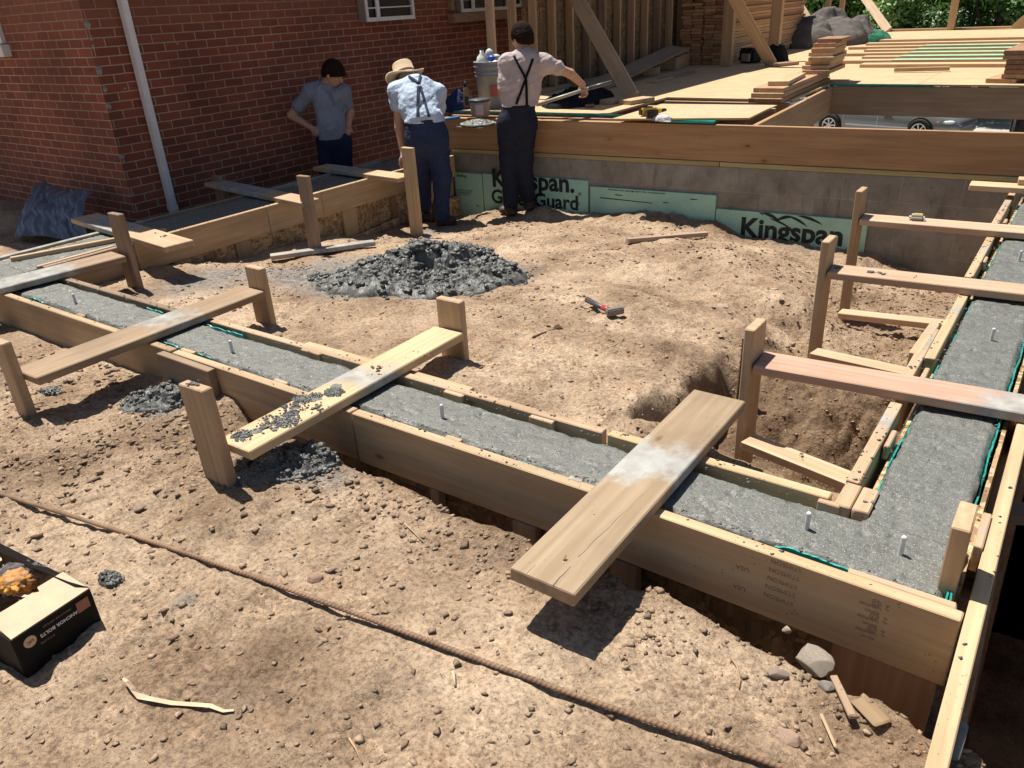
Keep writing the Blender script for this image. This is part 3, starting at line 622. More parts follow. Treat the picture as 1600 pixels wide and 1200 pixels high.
b = MB(); b.box((-8.6, HY - .03, -.135), (1.5, .08, .10), bev=.006); b.build('sill', M['white'], t)
b = MB(); b.box((-7.92, HY - .015, .40), (.07, .04, .96)); b.box((-9.28, HY - .015, .40), (.07, .04, .96)); b.box((-8.6, HY - .015, .85), (1.28, .04, .06)); b.build('frame', M['white'], t)
b = MB(); b.box((-8.6, HY - .006, .37), (1.29, .012, .9)); b.build('pane', M['glassd'], t)

# crumpled corrugated sheet by the house corner
def corr():
    V = []; Fq = []; nu, nv = 140, 30
    for i in range(nu):
        for j in range(nv):
            u = i / (nu - 1); v = j / (nv - 1)
            a = PY(28, 372, 2.72) * (1 - u) + PY(150, 376, 2.95) * u; b = PY(72, 284, 3.30) * (1 - u) + PY(152, 306, 3.36) * u
            p = a * (1 - v) + b * v; rid = abs(((u * 7 + v * .5) % 1) - .5) * 2
            rb_ = 1 if rid > .72 else max(0, (rid - .5) / .22); p = p + Vector((.2, -1, .45)) * (.018 * rb_ + .10 * math.sin(v * 2.8) * (.4 + .6 * u) + .09 * abs(mnoise.noise(Vector((u * 4, v * 3, 1)))) + .03 * mnoise.noise(Vector((u * 11, v * 9, 4)))) + Vector((0, 0, .025 * math.sin(u * 5 + v * 3)))
            V.append(p); 
    for i in range(nu - 1):
        for j in range(nv - 1): k = i * nv + j; Fq.append((k, k + nv, k + nv + 1, k + 1))
    me = mesh('corrugated_sheet', V, Fq); o = link('corrugated_sheet', me, M['grayv'], smooth=True)
    md = o.modifiers.new('s', 'SOLIDIFY'); md.thickness = .003; return o
tag(corr(), 'crumpled blue grey corrugated sheet lying against the house corner', 'sheet')

# ============================================================ FORMWORK AND CONCRETE
ZT = -1.30
def strip(name, x0, x1, y0, y1, zt, nx, ny, depth=.5, free=lambda X, Y: 0):
    X, Y = np.meshgrid(np.linspace(x0, x1, nx), np.linspace(y0, y1, ny), indexing='ij')
    pits = np.clip(fbm(X * 30, Y * 30, 3, 2) - .28, 0, 1)
    Z = zt + .0035 * fbm(X * 17, Y * 17, 4, 1) + .005 * fbm(X * 3, Y * 3, 2, 3) + .0016 * fbm(X * 50, Y * 50, 3, 5) - .016 * pits
    ed = np.minimum(np.minimum(X - x0, x1 - X), np.minimum(Y - y0, y1 - Y)) + free(X, Y); Z = Z - .012 * (1 - sst(ed, 0, .016 + .008 * fbm(X * 9, Y * 9, 3, 4))) * (1 + 1.2 * fbm(X * 24, Y * 24, 3, 4))
    wb_ = (ed < .004) * .006; Xw = X + wb_ * fbm(Y * 13, X * 5, 4, 2); Yw = Y + wb_ * fbm(X * 13, Y * 3, 4, 6)
    V = list(zip(Xw.ravel(), Yw.ravel(), Z.ravel())); I = np.arange(nx * ny).reshape(nx, ny)
    Fq = np.stack((I[:-1, :-1], I[1:, :-1], I[1:, 1:], I[:-1, 1:]), -1).reshape(-1, 4).tolist()
    ring = list(I[:, 0]) + list(I[-1, 1:]) + list(I[::-1, -1][1:]) + list(I[0, ::-1][1:-1]); n0 = len(V)
    for r in ring: V.append((V[r][0], V[r][1], zt - depth))
    L = len(ring)
    for k in range(L): Fq.append((ring[(k + 1) % L], ring[k], n0 + k, n0 + (k + 1) % L))
    return V, Fq
cw = empty('concrete_wall', (-2.5, 2.0, -1.8), 'freshly poured grey foundation wall filling the wooden forms on three sides', 'foundation wall')
V, Fq = strip('f', -5.55, -.05, 1.705, 1.93, ZT - .012, 900, 42, free=lambda X, Y: ((X > -.285) | (X < -5.13)) * (Y > 1.85) * 9.0); link('front_section', mesh('s', V, Fq), M['conc'], cw, smooth=True)
V, Fq = strip('r', -.285, -.05, 1.9305, 6.25, ZT - .012, 42, 640, free=lambda X, Y: (Y < 1.97) * (X > -.27) * (X < -.065) * 9.0); link('side_section', mesh('s', V, Fq), M['conc'], cw, smooth=True)
V, Fq = strip('l', -5.55, -5.13, 1.9305, 5.95, ZT - .012, 60, 460, free=lambda X, Y: (Y < 1.97) * (X > -5.53) * (X < -5.15) * 9.0); link('house_side_section', mesh('s', V, Fq), M['conc'], cw, smooth=True)

def liner(name, a, b, parent, h=.4, amp=.004, vis=()):
    """thin teal membrane edge beside the concrete, rising above it only in places"""
    a = Vector(a); b = Vector(b); L = (b - a).length; n = int(L / .012); d = (b - a).normalized(); s = Vector((d.y, -d.x, 0)); rs = random.Random(int(L * 991)); V = []; Fq = []
    for i in range(n + 1):
        l = L * i / n; p = a + d * l + s * (amp * mnoise.noise(Vector((l * 9, 1.3, L))) + amp * .6 * mnoise.noise(Vector((l * 40, 5, L)))); up = -.030
        for (v0, v1, hh) in vis:
            if v0 <= l <= v1: up = hh * min(1, (l - v0) / .03, (v1 - l) / .03) - .003
        z = up + .006 * mnoise.noise(Vector((l * 25, L, 0))) + rs.uniform(-.0015, .0015)
        for t_, zz in ((-.0022, z), (.0022, z - .001), (.0022, -h), (-.0022, -h)): V.append(p + s * t_ + Vector((0, 0, zz)))
    for i in range(n):
        for k in range(4): Fq.append((i * 4 + k, i * 4 + 4 + k, i * 4 + 4 + (k + 1) % 4, i * 4 + (k + 1) % 4))
    return link(name, mesh(name, V, Fq), M['teal'], parent)
ff = empty('front_formwork', (-2.5, 1.65, -1.8), 'long wooden form of boards and strand panels holding the near wall', 'formwork')
BH = .205
def fb(a, b, off=0, color=C_YEL, p=ff, h=BH, z=ZT, **k):          # upright form board from a to b, outer face up to z
    return board('form_board', (a[0], a[1], z - h / 2), (b[0], b[1], z - h / 2), .038, h, color=color, parent=p, **k)
fb((-6.3, 1.645), (-3.12, 1.655), color=C_YEL, dirt=.3)
fb((-3.16, 1.612), (-2.78, 1.612), color=C_OLD, z=ZT - .004, dirt=.3)
fb((-3.10, 1.653), (-1.98, 1.66), color=C_YEL, z=ZT - .002, dirt=.2)
fb((-1.97, 1.655), (-.925, 1.668), color=C_YEL, z=ZT - .001, dirt=.15)
o = fb((-.92, 1.662), (-.004, 1.652), color=C_PALE, z=ZT + .001, dirt=.05)
fb((-5.0, 1.972), (-3.30, 1.975), color=C_OLD, z=ZT - .004, dirt=.5)
fb((-3.28, 1.973), (-1.12, 1.985), color=C_PINK, z=ZT, dirt=.2, smear=(1.0, .02))
fb((-1.10, 1.985), (-.385, 1.985), color=C_PALE, z=ZT, dirt=.1)
fb((-2.66, 2.02), (-1.72, 2.022), color=C_PALE, z=ZT - .010, h=.08, dirt=.2)
for a, b, y, m_ in ((-6.3, -3.6, 1.685, 'osb'), (-3.597, -1.2, 1.685, 'osb_dark'), (-1.197, -.05, 1.685, 'osb_dark'), (-5.02, -2.6, 1.945, 'osb'), (-2.597, -.36, 1.945, 'osb')):
    board('strand_panel', (a, y, ZT - .47), (b, y, ZT - .47), .012, .74, parent=ff, mat=M[m_], bev=.0005)
ZC = ZT - .012
liner('teal_membrane', (-4.7, 1.6995, ZC), (-.05, 1.6995, ZC), ff, vis=((.1, .3, .004), (1.35, 1.8, .004), (3.42, 3.55, .0), (4.25, 4.65, .006)))
liner('teal_membrane', (-4.7, 1.9365, ZC), (-.36, 1.9365, ZC), ff, amp=.003, vis=((1.35, 1.7, .003), (.9, 1.05, .001)))
for x, w_ in ((-5.2, .09), (-4.4, .09), (-3.62, .09), (-2.9, .09), (-1.6, .04), (-1.04, .04), (-.86, .09), (-2.3, .09), (-1.22, .09)):
    board('upright', (x, 1.654, ZT - BH - .002), (x, 1.654, -2.0), w_, .038, up=(0, 1, 0), color=C_OLD, parent=ff, dirt=.5)
board('upright', (-.14, 1.640, ZT - BH + .0), (-.14, 1.640, -2.1), .24, .03, up=(0, 1, 0), color=C_RED, parent=ff, dirt=.5).location.y += .012
for x, w_, c in ((-.14, .24, C_PINK), (-1.53, .07, C_YEL), (-2.42, .08, C_YEL), (-3.05, .10, C_PALE), (-3.98, .07, C_OLD), (-1.05, .05, C_OLD)):
    board('spacer_block', (x - w_ / 2, 1.684, ZT - .02), (x + w_ / 2, 1.684, ZT - .02), .026, .04, color=c, parent=ff, smear=(-.02, .03), bev=.004)
for x, w_ in ((-1.35, .10), (-2.55, .12), (-1.75, .09), (-.38, .06)):
    board('spacer_block', (x - w_ / 2, 1.953, ZT - .022), (x + w_ / 2, 1.953, ZT - .022), .020, .04, color=C_PINK, parent=ff, bev=.003)
for (x, y, c) in ((-.345, 2.035, C_YEL), (-.297, 2.035, C_PINK)):
    board('corner_block', (x, y - .085, ZT - .1), (x, y + .045, ZT - .1), .045, .2, color=c, parent=ff, smear=(.0, .02), bev=.004)

rw = empty('side_formwork', (-.1, 4, -1.9), 'wooden form holding the wall on the right beside the deep dark pit', 'formwork')
board('form_board', (.019, 1.0, ZT - BH / 2), (.019, 3.4, ZT - BH / 2), .038, BH, color=C_PALE, parent=rw, dirt=.05)
board('form_board', (.021, 3.405, ZT - BH / 2 - .002), (.021, 6.3, ZT - BH / 2 - .002), .038, BH, color=C_PALE, parent=rw, dirt=.1)
board('strand_panel', (-.028, 1.75, ZT - .45), (-.028, 6.3, ZT - .45), .012, .84, parent=rw, mat=M['osb'], bev=.0005)
board('strand_panel', (-.302, 2.0, ZT - .45), (-.302, 6.3, ZT - .45), .012, .78, parent=rw, mat=M['osb'], bev=.0005)
liner('teal_membrane', (-.0465, 1.70, ZC), (-.0455, 6.2, ZC), rw, vis=((.0, .28, .010), (.62, 1.15, .007), (1.2, 1.9, .006), (2.0, 2.6, .006), (2.8, 4.4, .004)))
liner('teal_membrane', (-.0415, 1.70, ZC), (-.040, 2.0, ZC), rw, amp=.008, vis=((.0, .25, .012),))
liner('teal_membrane', (-.289, 1.95, ZC), (-.289, 6.2, ZC), rw, amp=.003, vis=((.0, .12, .005), (.3, .5, .0), (1.0, 1.15, .001), (2.0, 2.3, .0)))
board('corner_post', (-.050, 1.80, -1.75), (-.050, 1.80, -1.130), .040, .125, up=(0, 1, 0), color=C_PALE, parent=rw).rotation_euler.rotate_axis('Z', 0)
board('spacer_block', (-.011, 1.93, ZT - .03), (-.011, 2.10, ZT - .03), .022, .08, color=C_YEL, parent=rw, smear=(0, .02))
for y in (2.9, 3.9, 4.9): board('upright', (-.011, y, ZT - .07), (-.011, y, -2.2), .09, .02, up=(1, 0, 0), color=C_OLD, parent=rw)
for a, b, x, c in ((2.09, 2.66, -.352, C_PINK), (2.84, 3.42, -.365, C_PINK), (3.10, 4.02, -.326, C_PALE), (4.18, 5.02, -.345, C_PALE), (5.10, 6.22, -.36, C_PINK)):
    board('form_board', (x, a, ZT - BH / 2), (x, b, ZT - BH / 2), .038, BH, color=c, parent=rw, smear=(.12, .10), dirt=.15)
board('form_board', (-.385, 3.12, ZT - .05), (-.372, 3.50, ZT - .05), .038, .10, color=C_YEL, parent=rw, smear=(.1, .08))
for y, w_ in ((2.42, .12), (2.98, .10), (3.35, .12), (3.62, .09), (4.55, .10), (5.4, .1)):
    board('spacer_block', (-.318, y - w_ / 2, ZT - .035), (-.318, y + w_ / 2, ZT - .035), .018, .05, color=C_PINK, parent=rw, smear=(0, .02), bev=.004)

lw = empty('house_side_formwork', (-5.3, 4, -1.9), 'wooden form with mud splashed strand panels next to the brick house', 'formwork')
IX = -5.075
for a, b, c in ((2.02, 2.60, C_OLD), (2.605, 3.70, C_PINE), (3.705, 4.25, C_YEL), (4.255, 5.45, C_PALE), (5.455, 5.98, C_PALE)):
    board('form_board', (IX + random.uniform(-.003, .003), a, ZT - BH / 2), (IX, b, ZT - BH / 2), .038, BH, color=c, parent=lw, dirt=.15)
board('form_board', (-5.60, .9, ZT - BH / 2), (-5.60, 3.6, ZT - BH / 2), .038, BH, color=C_OLD, parent=lw, dirt=.5, smear=(0, .8))
board('form_board', (-5.60, 3.605, ZT - BH / 2), (-5.60, 6.0, ZT - BH / 2), .038, BH, color=C_OLD, parent=lw, dirt=.5, smear=(0, .8))
board('strand_panel', (-5.105, 2.0, ZT - .42), (-5.105, 5.98, ZT - .42), .012, .80, parent=lw, mat=M['osb'], bev=.0005)
board('strand_panel', (-5.568, 1.0, ZT - .42), (-5.568, 5.98, ZT - .42), .012, .80, parent=lw, mat=M['osb'], bev=.0005)
board('scrap_board', (-5.04, 4.42, -1.82), (-5.04, 4.86, -1.80), .02, .15, color=C_OLD, parent=lw, mat=M['osb']); board('scrap_board', (-5.04, 4.87, -1.79), (-5.04, 5.10, -1.78), .02, .15, parent=lw, mat=M['osb'])
board('scrap_board', (-5.04, 5.6, -1.80), (-5.04, 5.97, -1.80), .025, .22, parent=lw, mat=M['osb'])
for y, w_, c in ((2.2, .12, C_YEL), (2.93, .13, C_YEL), (3.45, .14, C_OLD), (4.55, .16, C_PALE), (5.10, .06, C_RED), (5.65, .14, C_PALE), (5.9, .1, C_PINK)):
    board('upright', (IX - .012, y, ZT - BH - .004), (IX - .012, y, -2.05), w_, .025, up=(1, 0, 0), color=c, parent=lw, dirt=.5, smear=(.35, .12))
board('batten', (-5.44, 1.99, ZT + .004), (-5.14, 2.9, ZT + .004), .035, .03, color=C_PALE, parent=lw, smear=(.3, .1)); board('batten', (-5.11, 2.0, ZT - .01), (-5.12, 2.5, ZT - .01), .03, .03, color=C_YEL, parent=lw)

def crumbs(parent, segs, n, seed, zt=ZT):
    rs = np.random.RandomState(seed); bv = np.array([[1, 0, 0], [-1, 0, 0], [0, 1, 0], [0, -1, 0], [0, 0, 1], [0, 0, -1], [.6, .6, .5]], float); bf = np.array([[6, 4, 0], [6, 2, 4], [6, 0, 2], [4, 2, 1], [4, 1, 3], [4, 3, 0], [5, 2, 0], [5, 1, 2], [5, 3, 1], [5, 0, 3]]); VV = []; FF = []; k = 0
    for (x0, y0, x1, y1, w_, q) in segs:
        for _ in range(int(n * q * .45)):
            t_ = rs.rand(); t_ = (np.floor(t_ * 14) + rs.rand() ** 2.2) / 14; s_ = .0010 + .0048 * rs.rand() ** 4; o = rs.uniform(-w_, w_); dx, dy = x1 - x0, y1 - y0; L = math.hypot(dx, dy)
            c = np.array([x0 + dx * t_ - dy / L * o, y0 + dy * t_ + dx / L * o, zt + s_ * .3]); VV.append((bv + rs.uniform(-.3, .3, bv.shape)) * s_ * np.array([1.2, 1, .7]) + c); FF.append(bf + 7 * k); k += 1
    o = link('mortar_crumbs', npmesh('mortar_crumbs', np.concatenate(VV), np.concatenate(FF)), M['mud'], parent); o['kind'] = 'stuff'
crumbs(ff, ((-6.2, 1.66, -.1, 1.66, .018, 1.0), (-5.0, 1.975, -.4, 1.985, .018, .8), (-4.6, 1.70, -.06, 1.70, .008, 1.2), (-4.6, 1.935, -.3, 1.935, .01, .9)), 900, 4)
crumbs(rw, ((-.35, 2.1, -.345, 6.2, .022, 1.2), (-.29, 2.0, -.29, 6.2, .012, 1.0), (.02, 1.1, .02, 6.2, .018, .25), (-.045, 1.8, -.045, 6.2, .01, .8)), 700, 6)
crumbs(lw, ((-5.07, 2.1, -5.07, 5.9, .018, 1.0), (-5.12, 2.0, -5.12, 5.9, .015, 1.0)), 300, 7)
# printed stamps on the near form board
def stamp(body, px, py, size, y=1.6425, rot=math.pi):
    p = PY(px, py, y); y = 1.652 + .0109 * (-.004 - p.x) - .0196; p = PY(px, py, y); R = Matrix.Translation((p.x, y, p.z)) @ Matrix.Rotation(math.pi / 2, 4, 'X') @ Matrix.Rotation(rot, 4, 'Z')
    text_mesh(body, size, R, ff, 'printed_stamp', M['stamp'], 0, .0003)
for i in range(5): stamp('STIMSON', 1228 - i * 3, 884 + i * 13, .019)
for i in range(3): stamp('2 @', 1376 - i * 3.5, 946 + i * 20, .024); stamp('WINNIN', 1360 - i * 3.5, 946 + i * 20, .013)
for i in range(3): stamp('KD-HT', 1362 - i * 3.5, 955 + i * 20, .011)
stamp('USA', 1160, 888, .02); stamp('USA', 1155, 918, .02)

# anchor bolts set in the wet concrete
def bolt(x, y, label, tilt):
    t = empty('anchor_bolt', (x, y, ZT - .012), label, 'anchor bolt', 'anchor bolts standing in the wet concrete')
    b = MB(); b.cyl((0, 0, -.05), (.002, tilt, .052), .0068, n=14); b.cyl((.002, tilt, .052), (.0022, tilt, .055), .0068, .005, n=14); b.build('rod', M['zinc'], t, smooth=False, mw=Matrix.Translation(t.location))
bolt(-.40, 1.81, 'zinc anchor bolt in the concrete just left of the inside corner block', .000)
bolt(-.17, 1.83, 'zinc anchor bolt nearest the outer corner post of the forms', .001)
bolt(-1.67, 1.79, 'zinc anchor bolt in the concrete between the wide loose plank and the splattered plank', .001)
p = P(363, 549, -1.31); bolt(p.x, p.y, 'zinc anchor bolt between the splattered plank and the muddy plank left of it', -.002)
bolt(-4.22, 1.78, 'zinc anchor bolt nearest the left end of the front wall', -.004)
p = P(1548, 532, -1.31); bolt(p.x, p.y, 'zinc anchor bolt in the right-hand wall between the two nearer cross planks', 0)
p = P(1599, 408, -1.31); bolt(p.x - .02, p.y, 'zinc anchor bolt in the right-hand wall at the picture edge', 0)

# ---- cross planks with their stakes
def stake(parent, x, y, zb, ztop, w, t, along, color=C_YEL, lean=(0, 0), dirt=.2, smear=None):
    up = (0, 1, 0) if along == 'x' else (1, 0, 0)
    return board('stake', (x + lean[0], y + lean[1], zb - .10), (x, y, ztop), w, t, up=up, color=color, parent=parent, dirt=dirt, smear=smear, bev=.004)
def plank(parent, a, b, w, zt=-1.262, t=.036, color=C_PINE, smear=None, dirt=.1, name='plank'):
    za = zt if not isinstance(zt, tuple) else zt[0]; zb = zt if not isinstance(zt, tuple) else zt[1]
    return board(name, (a[0], a[1], za - t / 2), (b[0], b[1], zb - t / 2), w, t, color=color, parent=parent, smear=smear, dirt=dirt, bev=.004)
def clods(parent, plankmat, pts, zt, seed, name='concrete_blob', s0=.010):
    """small lumps of concrete lying on a board"""
    rs = random.Random(seed); b = MB()
    for (x, y, r, n) in pts:
        for _ in range(n):
            a = rs.random() * 6.28; d = r * rs.random() ** .6; s = s0 * rs.uniform(.25, 1.0) * (1.15 - d / r * .6)
            b.sph((x + math.cos(a) * d, y + math.sin(a) * d * .8, zt + s * .35), (s, s * rs.uniform(.7, 1.1), s * .7), 1)
    for v in b.bm.verts: v.co += Vector((rs.uniform(-1, 1), rs.uniform(-1, 1), rs.uniform(-1, 1))) * s0 * .16
    o = b.build(name, M['mud'], parent); o['kind'] = 'stuff'; return o
t = empty('cross_plank', (-4.83, 1.8, -1.3), 'concrete caked plank with a post crossing the front forms at the far left corner', 'plank', 'planks bridging the forms')
plank(t, (-4.90, .85), (-4.76, 2.34), .20, color=C_OLD, smear=(-.02, .55), dirt=.4); stake(t, -4.75, 2.385, -1.49, -1.02, .13, .038, 'x', C_OLD, dirt=.5)
t = empty('cross_plank', (-3.4, 1.7, -1.3), 'muddy plank with a post at each end, second across the front forms from the left', 'plank', 'planks bridging the forms')
plank(t, (-3.37, 1.14), (-3.40, 2.31), .19, color=(.37, .275, .18), smear=(.08, .16), dirt=.45); stake(t, -3.42, 1.115, -1.46, -1.118, .10, .038, 'x', C_YEL); stake(t, -3.38, 2.335, -1.47, -1.15, .13, .038, 'x', C_YEL, dirt=.3)
t = empty('cross_plank', (-2.1, 1.8, -1.3), 'pale plank splattered with lumps of concrete between two yellowish posts', 'plank', 'planks bridging the forms')
plank(t, (-2.09, 1.225), (-2.11, 2.365), .165, color=(.60, .455, .275), smear=(.03, .15), dirt=.0)
clods(t, None, [(-2.12, 1.28, .05, 90), (-2.09, 1.36, .05, 40), (-2.07, 1.43, .06, 190), (-2.12, 1.40, .05, 60), (-2.12, 1.50, .06, 90), (-2.15, 1.57, .045, 190), (-2.13, 1.62, .03, 60), (-2.09, 1.67, .045, 230), (-2.05, 1.55, .05, 30), (-2.1, 1.9, .08, 16), (-2.07, 2.1, .08, 6)], -1.262, 4, s0=.0085)
b = MB(); rs = random.Random(12)
for (x, y, r) in ((-2.12, 1.285, .034), (-2.10, 1.33, .02), (-2.07, 1.43, .036), (-2.10, 1.47, .03), (-2.15, 1.57, .030), (-2.12, 1.60, .03), (-2.09, 1.67, .034), (-2.12, 1.71, .022), (-2.06, 1.37, .014), (-2.13, 1.52, .02)):
    ph_ = rs.random() * 6; vs = [b.bm.verts.new((x + math.cos(a * .3142) * r * (1 + .45 * mnoise.noise(Vector((math.cos(a * .3142) * 2 + ph_, math.sin(a * .3142) * 2, 0)))), y + math.sin(a * .3142) * r * (1 + .45 * mnoise.noise(Vector((math.cos(a * .3142) * 2, math.sin(a * .3142) * 2 + ph_, 3)))), -1.2612 + rs.uniform(0, .0002))) for a in range(20)]; b.bm.faces.new(vs)
o = b.build('mortar_film', M['conc'], t); o['kind'] = 'stuff'
stake(t, -2.17, 1.19, -1.40, -1.045, .135, .040, 'x', C_YEL, lean=(.02, .0)); stake(t, -2.11, 2.39, -1.41, -1.13, .135, .038, 'x', C_YEL)
clods(t, None, [(-2.18, 1.19, .03, 26)], -1.043, 9, s0=.008)
t = empty('wide_plank', (-.86, 1.75, -1.28), 'wide weathered loose plank with a long crack and a grey stripe resting across the forms', 'plank', 'planks bridging the forms')
wp = plank(t, (-.855, 1.205), (-.865, 2.345), .188, t=.040, zt=-1.260, color=(.385, .292, .192), smear=(.07, .17), dirt=.45); wp['smear_l'] = .25
b = MB()
def crack(pts, w_):
    vs = []
    for i, (x, y) in enumerate(pts): ww = w_ * (1 - i / len(pts) * .6); vs.append((x - ww, y)); 
    L_ = [(x - w_ * (1 - .7 * i / len(pts)), y, -1.2597) for i, (x, y) in enumerate(pts)]; R_ = [(x + w_ * (1 - .7 * i / len(pts)), y, -1.2597) for i, (x, y) in enumerate(pts)]
    v = [b.bm.verts.new(q) for q in L_ + R_]; n = len(pts)
    for i in range(n - 1): b.bm.faces.new((v[i], v[n + i], v[n + i + 1], v[i + 1]))
rs = random.Random(2)
crack([(-.822 + rs.uniform(-.001, .001), 1.207 + i * .012) for i in range(8)], .0014); crack([(-.826 + .0014 * math.sin(i * .9) + .0006 * i, 1.33 + i * .016) for i in range(22)], .0008); crack([(-.90, 1.209 + i * .01) for i in range(5)], .0007)
b.build('crack', M['black'], t)
b = MB(); b.sph((-.848, 1.30, -1.262), (.010, .006, .003), 1); b.build('knot_hole', M['black'], t)
b = MB(); b.cyl((-.853, 1.303, -1.262), (-.846, 1.309, -1.246), .004, .001, 5); b.cyl((-.850, 1.305, -1.262), (-.843, 1.302, -1.252), .003, .0008, 4); b.cyl((-.85, 1.295, -1.261), (-.842, 1.29, -1.259), .003, .001, 4); b.build('splinter', M['wood'], t, C_PALE)
clods(t, None, [(-.87, 1.5, .12, 20), (-.83, 1.4, .08, 12), (-.86, 1.9, .12, 18), (-.85, 2.2, .09, 10)], -1.262, 12, s0=.0035)
t = empty('cross_plank', (-5.3, 2.7, -1.3), 'short pale plank crossing the house side form beside the leftmost post', 'plank', 'planks bridging the forms')
plank(t, (-6.05, 2.80), (-4.60, 2.66), .20, color=(.58, .42, .27), smear=(-.25, .36)); clods(t, None, [(-4.86, 2.72, .03, 8), (-5.0, 2.74, .02, 3)], -1.262, 3)
t = empty('cross_plank', (-5.4, 3.95, -1.3), 'grey caked plank on a post crossing the house side form in front of the downspout', 'plank', 'planks bridging the forms')
plank(t, (-6.22, 4.05), (-4.74, 3.87), .17, color=(.56, .41, .27), smear=(-.2, .42), dirt=.2); stake(t, -4.72, 3.83, -1.64, -1.065, .12, .038, 'x', C_OLD, dirt=.5, smear=(-.25, .10)); stake(t, -6.2, 4.09, -1.8, -1.22, .12, .038, 'x', C_OLD)
t = empty('cross_plank', (-5.3, 4.9, -1.3), 'plank with a tall pale post beside the man in the straw hat', 'plank', 'planks bridging the forms')
plank(t, (-5.83, 4.95), (-4.66, 4.86), .18, color=C_PALE, smear=(-.18, .28)); stake(t, -4.60, 4.855, -1.79, -1.02, .125, .038, 'x', (.58, .44, .26), dirt=.05)
def rplank(y0, ya, zt, xs_, zg, label, bc, seed, w_=.15, braceL=None, smc=.5):
    t = empty('cross_plank', (-.5, y0, -1.3), label, 'plank', 'planks bridging the forms')
    plank(t, (xs_ + .02, y0), (.35, ya), w_, color=bc, smear=(smc, .28), dirt=.05)
    stake(t, xs_ - .004, y0, zg, zt, .135, .038, 'y', C_YEL)
    (ax_, ay_, az_), (bx_, by_, bz_) = braceL
    board('brace', (ax_, ay_, az_), (bx_, by_, bz_), .088, .036, color=(.60, .43, .28), parent=t, bev=.003)
    return t
t = rplank(2.71, 2.80, -1.125, -.875, -1.66, 'pinkish plank nearest the camera across the right-hand form on a tall post', (.58, .39, .285), 1, braceL=(tuple(P(1168, 690, -1.58)), tuple(P(1350, 762, -1.56))), smc=.36)
rplank(3.92, 4.02, -1.115, -.945, -1.70, 'middle plank across the right-hand form with lumps of mud on it', (.60, .42, .29), 2, braceL=((-.90, 3.70, -1.64), (-.38, 3.62, -1.62)), smc=.45)
clods(bpy.data.objects[-1] if False else t, None, [(-.62, 2.56, .03, 4)], -1.545, 3, s0=.008)
tt = [o for o in bpy.data.objects if o.get('label', '').startswith('middle plank')][0]
clods(tt, None, [(-.90, 3.93, .02, 8), (-.74, 3.93, .02, 14), (-.69, 3.93, .03, 12), (-.55, 3.95, .02, 3)], -1.262, 6, s0=.011)
t = rplank(4.99, 5.08, -1.10, -1.055, -1.89, 'farther plank across the right-hand form carrying a tape measure', (.58, .42, .29), 3, w_=.16, braceL=((-1.02, 4.70, -1.79), (-.40, 4.66, -1.74)), smc=.52)
t = empty('loose_board', (-.3, 5.95, -1.2), 'pale board lying across the forms at the foot of the long beam', 'board'); plank(t, (-.60, 5.98), (.35, 6.03), .14, zt=-1.222, color=C_PALE)
t = empty('loose_board', (-.1, 6.08, -1.2), 'short board end lying on the pale board at the right picture edge', 'board'); plank(t, (-.34, 6.05), (.3, 6.10), .10, zt=-1.184, color=C_PALE)

# ============================================================ BLOCK WALL, BEAM, FOAM
WM = Matrix((WD, -WN, Vector((0, 0, 1)))).transposed().to_4x4()     # local x along the wall, y into it
def wx(x): return (x - WA.x) / WD.x                                  # world x -> distance along wall
def wallM(s, off, z): return Matrix.Translation(WA + WD * s - (-WN) * 0 + WN * off * 1.0 + Vector((0, 0, z))) @ WM
o = MB(); o.box((2.6 - wx(-3.10), .10, -.45), (6.6, .20, .90)); wl = o.build('block_wall', M['block'], None, mw=wallM(wx(-3.10), 0, -1.283))
tag(wl, 'grey concrete block wall along the back under the long beam', 'block wall')
def wb(name, xa, xb, z0, z1, off, th, color, parent=None, **k):      # board standing on the wall line
    a = WA + WD * wx(xa) + WN * (off - th / 2) + Vector((0, 0, (z0 + z1) / 2)); b = WA + WD * wx(xb) + WN * (off - th / 2) + Vector((0, 0, (z0 + z1) / 2))
    return board(name, a, b, th, z1 - z0, color=color, parent=parent, **k)
C_BEAM = (.47, .28, .145)
deck = empty('wooden_deck', (-3, 9, -.95), 'big wooden floor deck with sunlit sheathing behind the block wall', 'deck')
sp_ = wb('sill_plate', -5.12, -2.44, -1.280, -1.244, .006, .14, (.44, .38, .18), deck); wb('sill_plate', -2.435, 1.0, -1.280, -1.244, .006, .14, (.44, .38, .18), deck)
wb('rim_beam', -5.2, .95, -1.240, -.955, .0, .038, C_BEAM, deck); 
wb('rim_beam', -5.2, -3.2, -1.240, -.957, -.045, .038, C_BEAM, deck); wb('joist', -5.2, -2.3, -1.24, -.953, -.17, .038, C_BEAM, deck)
J = lambda a, b, zc, w_, h_, c, n='joist': board(n, (*a, zc), (*b, zc), w_, h_, color=c, parent=deck)
J((-2.20, 6.30), (-2.385, 9.08), -1.10, .038, .285, C_BEAM); J((-2.39, 9.12), (1.2, 9.17), -1.10, .04, .285, (.44, .29, .18), 'rim_beam')
for y in (7.24, 7.62): J((-3.6, y), (-2.36, y + .03), -1.075, .038, .24, C_PINE)
def sheet(pts, z, th=.018, name='deck_sheathing', mat='deck', parent=deck):
    b = MB(); b.poly([(x, y, z - th) for x, y in pts], (0, 0, th)); return b.build(name, M[mat], parent)
sheet([(-5.5, 6.34), (-3.62, 6.46), (-3.62, 7.70), (-5.5, 7.70)], -.932); sheet([(-5.5, 7.703), (-2.36, 7.703), (-2.40, 9.10), (-5.5, 9.10)], -.932)
sheet([(-5.5, 9.103), (-1.55, 9.103), (-1.55, 10.32), (-5.5, 10.32)], -.932); sheet([(-1.547, 9.103), (1.3, 9.103), (1.3, 10.32), (-1.547, 10.32)], -.9325)
